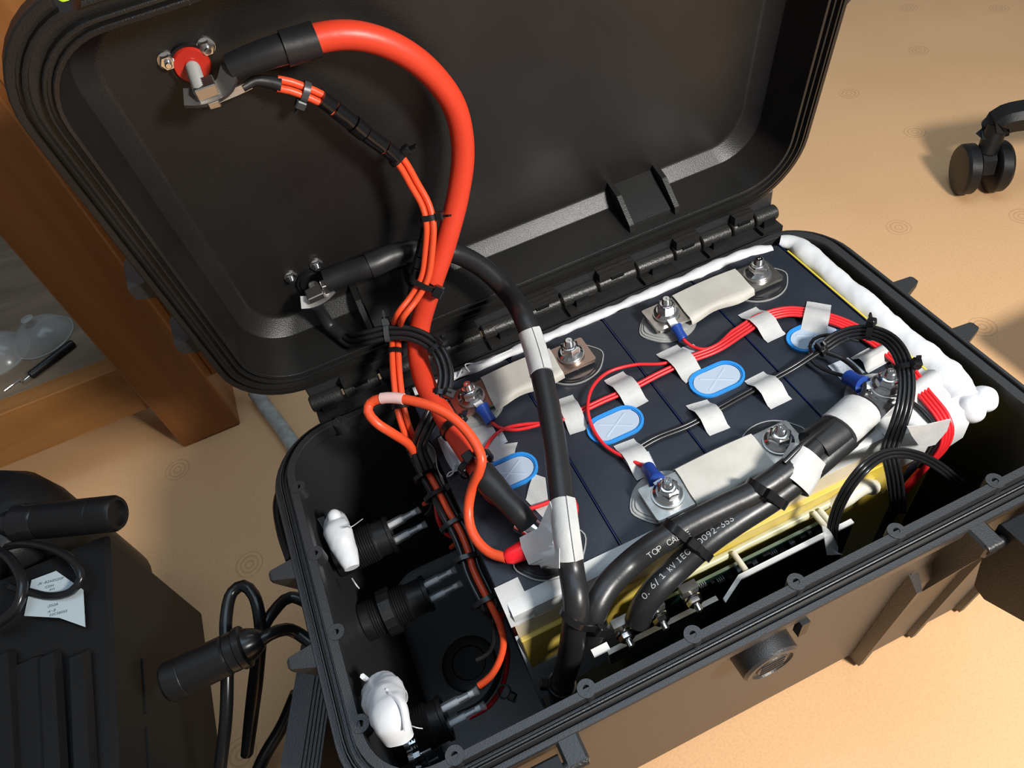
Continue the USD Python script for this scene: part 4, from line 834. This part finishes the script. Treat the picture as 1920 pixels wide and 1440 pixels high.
bracket(c2, [Lp(564, 568, 19), Lp(584, 566, 18), Lp(605, 556, 18), Lp(622, 540, 19)], 8, 'short steel lug of the black cable clamped on the lower stud', DULLSTEEL, [nutbox(Lp(575, 556, 18), Lp(604, 543, 18), .8, .9, -LS), nutbox(Lp(604, 540, 19), Lp(618, 535, 19), 1.2, .6, 0)], LS * .85 - LD * .5)
for (u, v), lab in [((313, 113), 'small hex screw left of the upper stud'), ((386, 86), 'small hex screw above the upper stud'), ((545, 518), 'small hex screw left of the lower stud'), ((593, 495), 'small hex screw above the lower stud')]:
    c = Lp(u, v, 38); t = Thing('lid_screw', 'shiny ' + lab, 'screw', 'small hex screws on the lid')
    t.add('nut', hexprism(c, -LD, 3.2, 6.6, .5), STEEL, smooth=False); t.add('washer', lathe([(0, 4.2), (.7, 4.2), (.7, .1)], c, -LD, 18), DULLSTEEL); t.add('tip', lathe([(2, 1.7), (5, 1.6), (5.4, 1.2), (5.4, .1)], c, -LD, 14), STEEL); t.done()
# ---------------------------------------------------------------- sockets on the left wall
def socket(cx, y, z, x1, r, label, nutat=None, two=True, sl=None):
    t = Thing('panel_socket', label, 'connector', 'threaded panel sockets on the left wall'); L = x1 - cx
    pr = [(0, r * .98)]; n = int(L * .62 / 1.6)
    for i in range(n): pr += [(L * .12 + i * 1.6, r), (L * .12 + i * 1.6 + .8, r - .7)]
    e = pr[-1][0]; pr += [(e + 1, r * .9), (L - 3, r * .9), (L - 2.5, r * .97), (L, r * .97), (L, r * .8), (L - 1.5, r * .78), (L - 1.5, .1)]
    b = t.add('threaded_body', lathe(pr, V(cx, y, z), V(1, 0, 0), 32), BLACKH, smooth=30)
    if nutat:
        m = hexprism(V(cx + nutat, y, z), V(1, 0, 0), 8, 2 * r + 5, .5, n=16); t.add('ring_nut', m, BLACKH, smooth=False)
    for sgn in (1, -1):
        a = V(x1 - 2, y + sgn * r * .2, z + sgn * r * .42); dd = V(1, 0, .12); 
        s = t.add('clear_sleeve', lathe([(0, 2.6), (2, 3.4), (12, 3.2), (15, 2.2), (22, 2.0), (25, 2.8), (25, 2.4), (0, 2.0)], a, dd, 14), CLEAR)
        t.add('pin', cat([lathe([(2, 1.9), (12, 1.9), (12, 1.1), (19, .9), (19, 1.7), (22, 1.7)], a, dd, 12)]), TIN, s)
    t.done()
socket(-122, 30, -52, -82, 13.0, 'rear threaded black panel socket with two clear terminals')
socket(-122, -4, -84, -76, 13.0, 'middle threaded black panel socket with a ribbed ring nut', nutat=14)
socket(-122, -88, -72, -90, 13.5, 'front threaded black panel socket half covered by white silicone')
for i, (u, v, r) in enumerate([(784, 1386, 3.4), (793, 1412, 2.4), (806, 1427, 2.4)]):
    p = Xp(u, v, -108); t = Thing('wall_screw', ['topmost and largest', 'middle', 'lowest'][i] + ' of three small screws below the front socket', 'screw', 'small screws on the left wall')
    t.add('washer', cyl(p - V(8, 0, 0), p - V(5, 0, 0), r * 1.3, 16), STEEL); t.add('nut', hexprism(p - V(5, 0, 0), V(1, 0, 0), 4, r * 2, .4), STEEL, smooth=False); t.add('tip', cyl(p - V(2, 0, 0), p + V(5, 0, 0), r * .45, 10), STEEL); t.done()
sm = np.array([[V(-117.5 + .15 * z * 0, y, z) for z in np.linspace(-20, -68, 8)] for y in np.linspace(44, 2, 8)])
# round foot moulding on the compartment floor
single('floor_disc', lathe([(0, 22), (3, 22), (4, 20), (4, 14), (3, 13), (3, .1)], V(-75, -10, -208), V(0, 0, 1), 32), BLACKH, 'flat round black foot on the compartment floor left of the pack', 'foot')
# ---------------------------------------------------------------- circuit board at the pack front
PY, BY = -106., -95.
pcb = Thing('circuit_board', 'green battery-management circuit board upright between the pack and a black plate', 'circuit board')
e0, e1 = Yp(1250, 1124, BY), Yp(1568, 962, BY); zt = (e0[2] + e1[2]) / 2
b = pcb.add('board', box(e0[0] - 25, e1[0], BY - .8, BY + .8, -190, zt, .2), PCB, smooth=False)
pcb.add('board_edge', box(e0[0] - 25, e1[0], BY - .9, BY + .9, zt, zt + .7), PCBEDGE, smooth=False)
r2 = random.Random(3)
for k in range(16):
    x = e0[0] + 12 + k * 6.0 + r2.uniform(-1, 1); z = zt - 5 - r2.uniform(0, 8); w = r2.choice([3.5, 5, 2.5])
    c = pcb.add('chip', box(x - w / 2, x + w / 2, BY - 2.6, BY - .7, z - 2, z + 2, .2), CHIP, smooth=False)
    if k % 2 == 0: pcb.add('chip_leads', cat([box(x - w / 2 + q * w / 4, x - w / 2 + q * w / 4 + .5, BY - 1.6, BY - .8, z - 3.1, z + 3.1) for q in range(4)]), SOLDER, c, smooth=False)
pcb.done()
a0, a1, a2 = Yp(1345, 1091, PY), Yp(1386, 1089, PY), Yp(1602, 967, PY)
zp = (a1[2] + a2[2]) / 2
pl = Thing('heat_plate', 'black plate with a bright white top edge in front of the circuit board', 'plate')
pl.add('plate', cat([box(a1[0], a2[0], PY - 1.4, PY + 1.4, -190, zp - 1.6), hull([V(a0[0], PY - 9, z) for z in (-190, zp - 1.6)] + [V(a0[0], PY - 6.4, z) for z in (-190, zp - 1.6)] + [V(a1[0], PY + s, z) for s in (-1.4, 1.4) for z in (-190, zp - 1.6)])]), PLATEK, smooth=False)
pl.add('bright_edge', cat([box(a1[0], a2[0], PY - 1.4, PY + 1.4, zp - 1.6, zp), hull([V(a0[0], PY - 9, z) for z in (zp - 1.6, zp)] + [V(a0[0], PY - 6.4, z) for z in (zp - 1.6, zp)] + [V(a1[0], PY + s, z) for s in (-1.4, 1.4) for z in (zp - 1.6, zp)])]), WHITEEDGE, smooth=False)
for x in (a1[0] - 2 + 8, a2[0] - 10, a2[0] - 14):
    pl.add('standoff', cyl(V(x, PY, zp - 3), V(x, BY + 4, zp - 3), 1.8, 12), NYLON)
pl.done()
# lower copper rail with its bolts
rz = Yp(1178, 1200, PY)[2]
rail = Thing('bolt_rail', 'narrow bright metal rail with the cables\' bolts at the foot of the pack', 'rail')
r0, r1 = Yp(1140, 1226, PY), Yp(1345, 1118, PY)
rail.add('rail', box(r0[0], r1[0], PY - 1.5, PY + 1.5, (r0[2] + r1[2]) / 2 - 16, (r0[2] + r1[2]) / 2), DULLSTEEL, smooth=False)
rail.done()
for i, (u, v) in enumerate([(1178, 1200), (1243, 1168), (1306, 1134)]):
    p = Yp(u, v, PY - 4); t = Thing('rail_bolt', ['leftmost', 'middle', 'rightmost'][i] + ' of three shiny bolts on the rail under the printed cables', 'bolt', 'bolts on the metal rail')
    t.add('bolt', lathe([(-8, 2.2), (0, 2.2), (0, 2.2), (4, 2.0), (4.6, 1.2), (4.6, .1)], p, V(0, -1, 0), 14), STEEL); t.add('nut', hexprism(p + V(0, 3, 0), V(0, -1, 0), 3.2, 8, .6), STEEL, smooth=False); t.add('washer', lathe([(0, 5.4), (1, 5.4), (1, 2)], p + V(0, 4.4, 0), V(0, -1, 0), 20), STEEL)
    t.add('tab', box(p[0] - 5, p[0] + 5, PY + 2, PY + 7, p[2] + 1, p[2] + 7), DULLSTEEL, smooth=False); t.done()
single('rail_clip', box(Yp(1105, 1200, -104)[0] - 1.5, Yp(1105, 1200, -104)[0] + 8, -112, -108, Yp(1105, 1205, -104)[2] - 1, Yp(1105, 1205, -104)[2] + 1), TIN, 'small bright metal tab beside the foot of the black cable', 'tab', smooth=False)
single('torn_film', sheet(np.array([[Yp(u, v, y) for u, v, y in ((1540 + 30 * q, 985 + 40 * q * q, -110), (1545 + 25 * q, 1010 + 30 * q, -113), (1550 + 30 * q, 1040, -116))] for q in np.linspace(0, 1, 6)]), .4), CLEARGEL, 'torn wisp of clear film at the right end of the black plate', 'film')
# ---------------------------------------------------------------- surroundings, left: second case
pk = Thing('equipment_case', 'second black case standing left of the open case, cropped by the frame', 'case')
PZ = -72.
def slab(pg, z0, z1, ch=3):
    ms = [extrude(pg, z0, z1 - ch)]; a = np.array(pg.exterior.coords)[:-1]; b = np.array(pg.buffer(-ch).simplify(.01).exterior.coords)[:-1]
    ms.append(hull(np.vstack([np.column_stack([a, np.full(len(a), z1 - ch)]), np.column_stack([b, np.full(len(b), z1)])]))); return cat(ms)
pg = Polygon(rr(-620, -281.5, -330, 150, 6, 4))
bd = pk.add('body', slab(pg, FLOOR + .5, PZ), BLACKH, smooth=25)
pk.add('raised_panel', slab(Polygon(rr(-600, -318, -300, 70, 14, 4)), PZ - 1, PZ + 4, 2), BLACKH, smooth=25)
for u in (10, 95, 150):
    a, b_ = Zp(u, 1222, PZ + 4), Zp(u + 12, 1460, PZ + 4); w = 6.5
    pk.add('rib', hull([a + V(s * w, 0, -1) for s in (-1, 1)] + [a + V(s * w * .7, -4, 4) for s in (-1, 1)] + [b_ + V(s * w, 0, -1) for s in (-1, 1)] + [b_ + V(s * w * .7, 0, 4) for s in (-1, 1)]), BLACKH, smooth=False)
for y, z in ((40, -110), (-10, -110)): pk.add('side_groove', box(-281.8, -280.6, y - 22, y + 18, z, z + 1.5), BLACKH, smooth=False)
pk.done()

single('rounded_housing', lump(loft([np.column_stack([rr(-480 + i, -322 - i, 153 + i * .6, 258 - i * .6, 48 - i * .4, 8), np.full(36, z)]) for z, i in ((FLOOR + .5, 0), (-95, 0), (-72, 4), (-58, 14), (-52, 32))]), .3, 40), BLACKH, 'rounded black housing standing behind the second case at the left edge', 'housing', smooth=50)
# cable connector on the second case
def plug(P0, P1, r, label, parts=('barrel', 'grip_ring', 'front_ring'), prongs=False):
    P0, P1 = np.asarray(P0, float), np.asarray(P1, float); L = np.linalg.norm(P1 - P0); ax = (P1 - P0) / L
    t = Thing('cable_plug', label, 'plug', 'black cylindrical cable plugs')
    t.add('barrel', lathe([(L * .36, r * .9), (L * .38, r), (L * .80, r), (L * .81, r * .97), (L * .82, r), (L * .97, r), (L, r * .88), (L, r * .7), (L - 3, r * .68), (L - 3, .1)], P0, ax, 32), BLACKH)
    t.add('coupling_ring', lathe([(L * .16, r * .85), (L * .18, r * 1.06), (L * .24, r * 1.06), (L * .26, r * .98), (L * .34, r * .98), (L * .36, r * .9)], P0, ax, 32), BLACKW)
    t.add('strain_relief', lathe([(0, r * .42), (L * .04, r * .6), (L * .12, r * .8), (L * .17, r * .86)], P0, ax, 24), BLACKW)
    if prongs: t.add('pin', cat([cyl(P1 - ax * 3 + V(0, 0, s * r * .3), P1 + ax * .5 + V(0, 0, s * r * .3), r * .13, 10) for s in (1, -.6)]), STEEL)
    t.done()
plug(Zp(-5, 985, PZ + 14), Zp(222, 962, PZ + 14), 13.6, 'black cylindrical plug lying on the second case, upper left')
def rough_cable(P, r, label, m=BLACKW, group=None): single('black_lead', tube(P, r, 14, 4), m, label, 'cable', group, smooth=60)
rough_cable([Zp(-30, 1040, PZ + 2), Zp(40, 1020, PZ + 12), Zp(100, 1030, PZ + 16), Zp(140, 1055, PZ + 16), Zp(152, 1085, PZ + 14), Zp(135, 1108, PZ + 10), Zp(95, 1118, PZ + 6), Zp(55, 1110, PZ + 6), Zp(20, 1100, PZ + 8)], 2.9, 'black lead looped over the white label on the second case')
rough_cable([Zp(-30, 1020, PZ + 14), Zp(20, 1050, PZ + 18), Zp(42, 1100, PZ + 18), Zp(30, 1140, PZ + 14), Zp(-20, 1180, PZ + 8)], 3.6, 'thicker black lead bending at the far left beside the white label')
t = Thing('rating_label', 'pale blue printed label on the second case under the looped lead', 'label')
q = [Zp(60, 1088, PZ + 4.5), Zp(105, 1070, PZ + 5.2), Zp(155, 1105, PZ + 5.2), Zp(160, 1176, PZ + 4.5), Zp(110, 1158, PZ + 5.2), Zp(46, 1155, PZ + 4.5)]
lb = extrude(Polygon([(p[0], p[1]) for p in q]), PZ + 4.2, PZ + 5.0); s = t.add('paper', lb, LABEL, smooth=False)
X = V(.93, .36, 0); Yv = V(-.36, .93, 0)
ex = (Zp(110, 1085, 0) - Zp(70, 1095, 0)); ex[2] = 0; ex /= np.linalg.norm(ex); ey = V(-ex[1], ex[0], 0)
for txt, (u, v), h in [('JK-B2A8S20P', (70, 1098), 2.0), (':CDH', (83, 1104), 2.0), ('A01', (92, 1108), 1.6), (':350A', (88, 1140), 2.0), (':4-8', (88, 1150), 2.0), ('02C38055', (92, 1156), 1.8)]:
    m = meshkit.text_mesh(txt, h, .12); o = Zp(u, v, PZ + 5.0); vv = o + np.outer(m.vertices[:, 0], ex) + np.outer(m.vertices[:, 1], ey) + np.outer(m.vertices[:, 2], [0, 0, 1]); t.add('print', tm(vv, m.faces), INK, s, smooth=False)
t.done()
# ---------------------------------------------------------------- cables and plug on the floor, left of the case
plug(Zp(492, 1196, -70), Zp(312, 1282, -70), 13.0, 'black cylindrical plug with bare pins hanging above the floor beside the case', prongs=True)
rough_cable([Zp(480, 1208, -72), Zp(505, 1190, -72), Zp(535, 1180, -80), Zp(556, 1186, -88), V(-132, -46, -100)], 4.2, 'black cable from the hanging plug into the case\'s left side')
rough_cable([Zp(412, 1450, -130), Zp(424, 1340, -105), Zp(426, 1240, -90), Zp(424, 1160, -82), Zp(436, 1110, -80), Zp(456, 1098, -80), Zp(476, 1116, -82), Zp(488, 1170, -90), Zp(484, 1260, -120), Zp(474, 1340, -150), Zp(464, 1412, -170)], 4.2, 'black cable in a tall loop on the floor between the two cases')
rough_cable([V(-131, -8, -105), Zp(545, 1120, -100), Zp(512, 1148, -95), Zp(490, 1185, -95), Zp(480, 1250, -120), Zp(470, 1330, -160), Zp(462, 1415, -190)], 4.2, 'black cable arching out of the case\'s left side and down behind the plug')
rough_cable([Zp(556, 1300, -170), Zp(530, 1360, -185), Zp(495, 1420, -195), Zp(470, 1480, -200)], 5.0, 'black cable lying at the bottom edge beside the ribbed brick')
rough_cable([Xp(530, 905, -140), Xp(520, 950, -143), Xp(528, 1000, -143), Xp(545, 1050, -140)], 3.0, 'thin black cable hugging the left outside of the case rim')
# ribbed brick below the left flange
bk = Thing('ribbed_brick', 'ribbed black adapter block on the floor against the case\'s left side', 'adapter')
za = -105.
e = [Zp(567, 1195, za), Zp(546, 1330, za), Zp(520, 1470, za)]; dirv = e[2] - e[0]; dirv[2] = 0; dirv /= np.linalg.norm(dirv); nrm = V(-dirv[1], dirv[0], 0); nrm = nrm if nrm[0] > 0 else -nrm
o = e[0]; 
bb = hull([o + dirv * a + nrm * c + V(0, 0, z) for a in (0, 130) for c in (0, 26) for z in (0, FLOOR + 1 - za)]); bk.add('body', bb, PLASTIC, smooth=False)
for k in range(5): bk.add('rib', hull([o + dirv * a + nrm * (13 + k * 2.6 + w) + V(0, 0, z) for a in (6, 128) for w in (0, 1.1) for z in (-1, 1.4)]), PLASTIC, smooth=False)
bk.done()
# ---------------------------------------------------------------- desk at upper left
FYD = 351.
dk = Thing('wooden_desk', 'reddish-brown wooden desk frame behind the open case at upper left', 'desk')
dk.add('leg', box(-277, -213, FYD, FYD + 70, FLOOR + .5, 620, 1.5), WOODV, smooth=False)
dk.add('side_panel', box(-213, -150, FYD + 22, FYD + 46, FLOOR + .5 + 60, 620, 1), WOODV, smooth=False)
rz0, rz1 = Yp(120, 815, FYD + 14)[2], Yp(197, 700, FYD + 14)[2]
dk.add('rail', box(-900, -277, FYD + 14, FYD + 36, rz0 - 10, rz1, 1), WOODH, smooth=False)
dk.add('shelf', box(-900, -277, FYD + 36, FYD + 420, rz1 - 18, rz1 - .5, 1), WOODS, smooth=False)
dk.add('dark_void_panel', box(-900, -150, FYD + 420, FYD + 436, FLOOR + 1, 620), BLACKH, smooth=False)  # black sheet standing for the dark void behind the shelf
dk.done()
SZ = rz1 - .5
def dome(u, v, r, label):
    c = Zp(u, v, SZ); t = Thing('clear_lid', label, 'lid', 'clear domed lids on the shelf')
    t.add('dome', lathe([(0, r), (1.5, r), (2, r * .96), (r * .22, r * .9), (r * .45, r * .72), (r * .6, r * .5), (r * .66, r * .2), (r * .66, .1)], c, V(0, 0, 1), 40), DOMEG)
    t.add('knob', lathe([(r * .6, r * .16), (r * .78, r * .12), (r * .82, r * .2), (r * .92, r * .2), (r * .95, .1)], c, V(0, 0, 1), 20), DOMEG); t.done()
dome(84, 634, 31, 'clear domed plastic lid on the shelf, right of its twin'); dome(0, 668, 32, 'clear domed plastic lid on the shelf, cut by the left edge')
t = Thing('hook_tool', 'slim black-handled tool with a bent metal hook lying on the shelf', 'tool')
a, b_ = Zp(138, 642, SZ + 4), Zp(56, 705, SZ + 4); t.add('handle', cyl(a, b_, 4.2, 16, 1.2), BLACKH); dd = (b_ - a) / np.linalg.norm(b_ - a)
t.add('hook', tube([b_ - dd * 2, b_ + dd * 8, Zp(38, 712, SZ + 2), Zp(28, 718, SZ + 1.5), Zp(8, 733, SZ + 1.5)], .9, 8, 2), STEEL); t.done()
single('grey_hose', tube([Zp(478, 735, FLOOR + 12), Zp(505, 772, FLOOR + 10), Zp(530, 805, FLOOR + 9), Zp(560, 850, FLOOR + 9)], 8, 16, 4), RUBBERG, 'short length of pale grey hose on the floor behind the case\'s left hinge end', 'hose')
single('lime_piece', lump(trimesh.creation.icosphere(3, 15), .8, 14).apply_translation(CAM + ray(129, 6) / np.linalg.norm(ray(129, 6)) * 610), LIME, 'lime-yellow plastic piece seen through the padlock hole at upper left', 'plastic piece')
# ---------------------------------------------------------------- swivel chair at right
ch = Thing('office_chair_base', 'black swivel chair base with twin-wheel casters, cropped at the right edge', 'chair')
def caster(c, ang, top):
    d = V(math.cos(ang), math.sin(ang), 0); w = c + V(0, 0, 29); 
    for s in (-1, 1):
        ch.add('wheel', lathe([(0, 15), (1, 26), (3, 28.5), (13, 28.5), (16, 26), (17, 18), (17, .1)], w + d * s * 8, d * s, 32), BLACKH)
    ch.add('caster_hood', hull([w + d * s * 7 + V(-d[1], d[0], 0) * a + V(0, 0, b) for s in (-1, 1) for a, b in ((-18, 2), (-14, 18), (0, 27), (14, 20), (18, 4), (0, -10))]), BLACKH, smooth=40)
    ch.add('stem', cyl(w + V(0, 0, 20), top + V(0, 0, 4), 11, 20), BLACKH)
    return w
cc = (Zp(1822, 366, FLOOR) + Zp(1868, 368, FLOOR)) / 2 + V(0, 16, 0)
top = V(cc[0] + 8, cc[1] + 6, FLOOR + 74)
caster(cc, math.atan2(-.45, .9), top)
hubc = V(cc[0] + 275, cc[1] - 165, FLOOR + 115)
def arm(tp, hub):
    C = spline([tp + V(0, 0, -8), tp + V(2, 0, 8), tp * .88 + hub * .12 + V(0, 0, 12), tp * .5 + hub * .5 + V(0, 0, 8), hub], 6)
    return sweep(C, np.array([[-11, -15], [-11, 15], [4, 17], [11, 11], [11, -11], [4, -17]]), up=V(0, 0, 1), scale=np.linspace(.95, 1.3, len(C)))
ch.add('base_arm', arm(top, hubc), BLACKH, smooth=40)
r_ = np.linalg.norm((hubc - top)[:2]); a0_ = math.atan2(top[1] - hubc[1], top[0] - hubc[0])
for k in (1, 2, 3, 4):
    q = a0_ + k * 2 * math.pi / 5; tp = V(hubc[0] + r_ * math.cos(q), hubc[1] + r_ * math.sin(q), top[2]); cb = V(tp[0] - 6, tp[1] - 6, FLOOR)
    caster(cb, q + 1.2, tp); ch.add('base_arm', arm(tp, hubc), BLACKH, smooth=40)
ch.add('hub', lathe([(-20, 30), (0, 34), (20, 34), (30, 26), (90, 22), (90, .1)], hubc, V(0, 0, 1), 32), BLACKH)
ch.done()

fr = Thing('light_blocker', 'added unseen wooden footrest just outside the right edge, casting a shadow towards the case', 'light_blocker')  # added unseen board on legs, placed to cast the floor shadow at right
fr.add('top_board', box(488, 900, -62, -4, FLOOR + 76, FLOOR + 92, 2), WOODH, smooth=False)
for x in (640, 880): fr.add('leg', box(x - 9, x + 9, -55, -11, FLOOR + .5, FLOOR + 77, 1), WOODV, smooth=False)
fr.done()
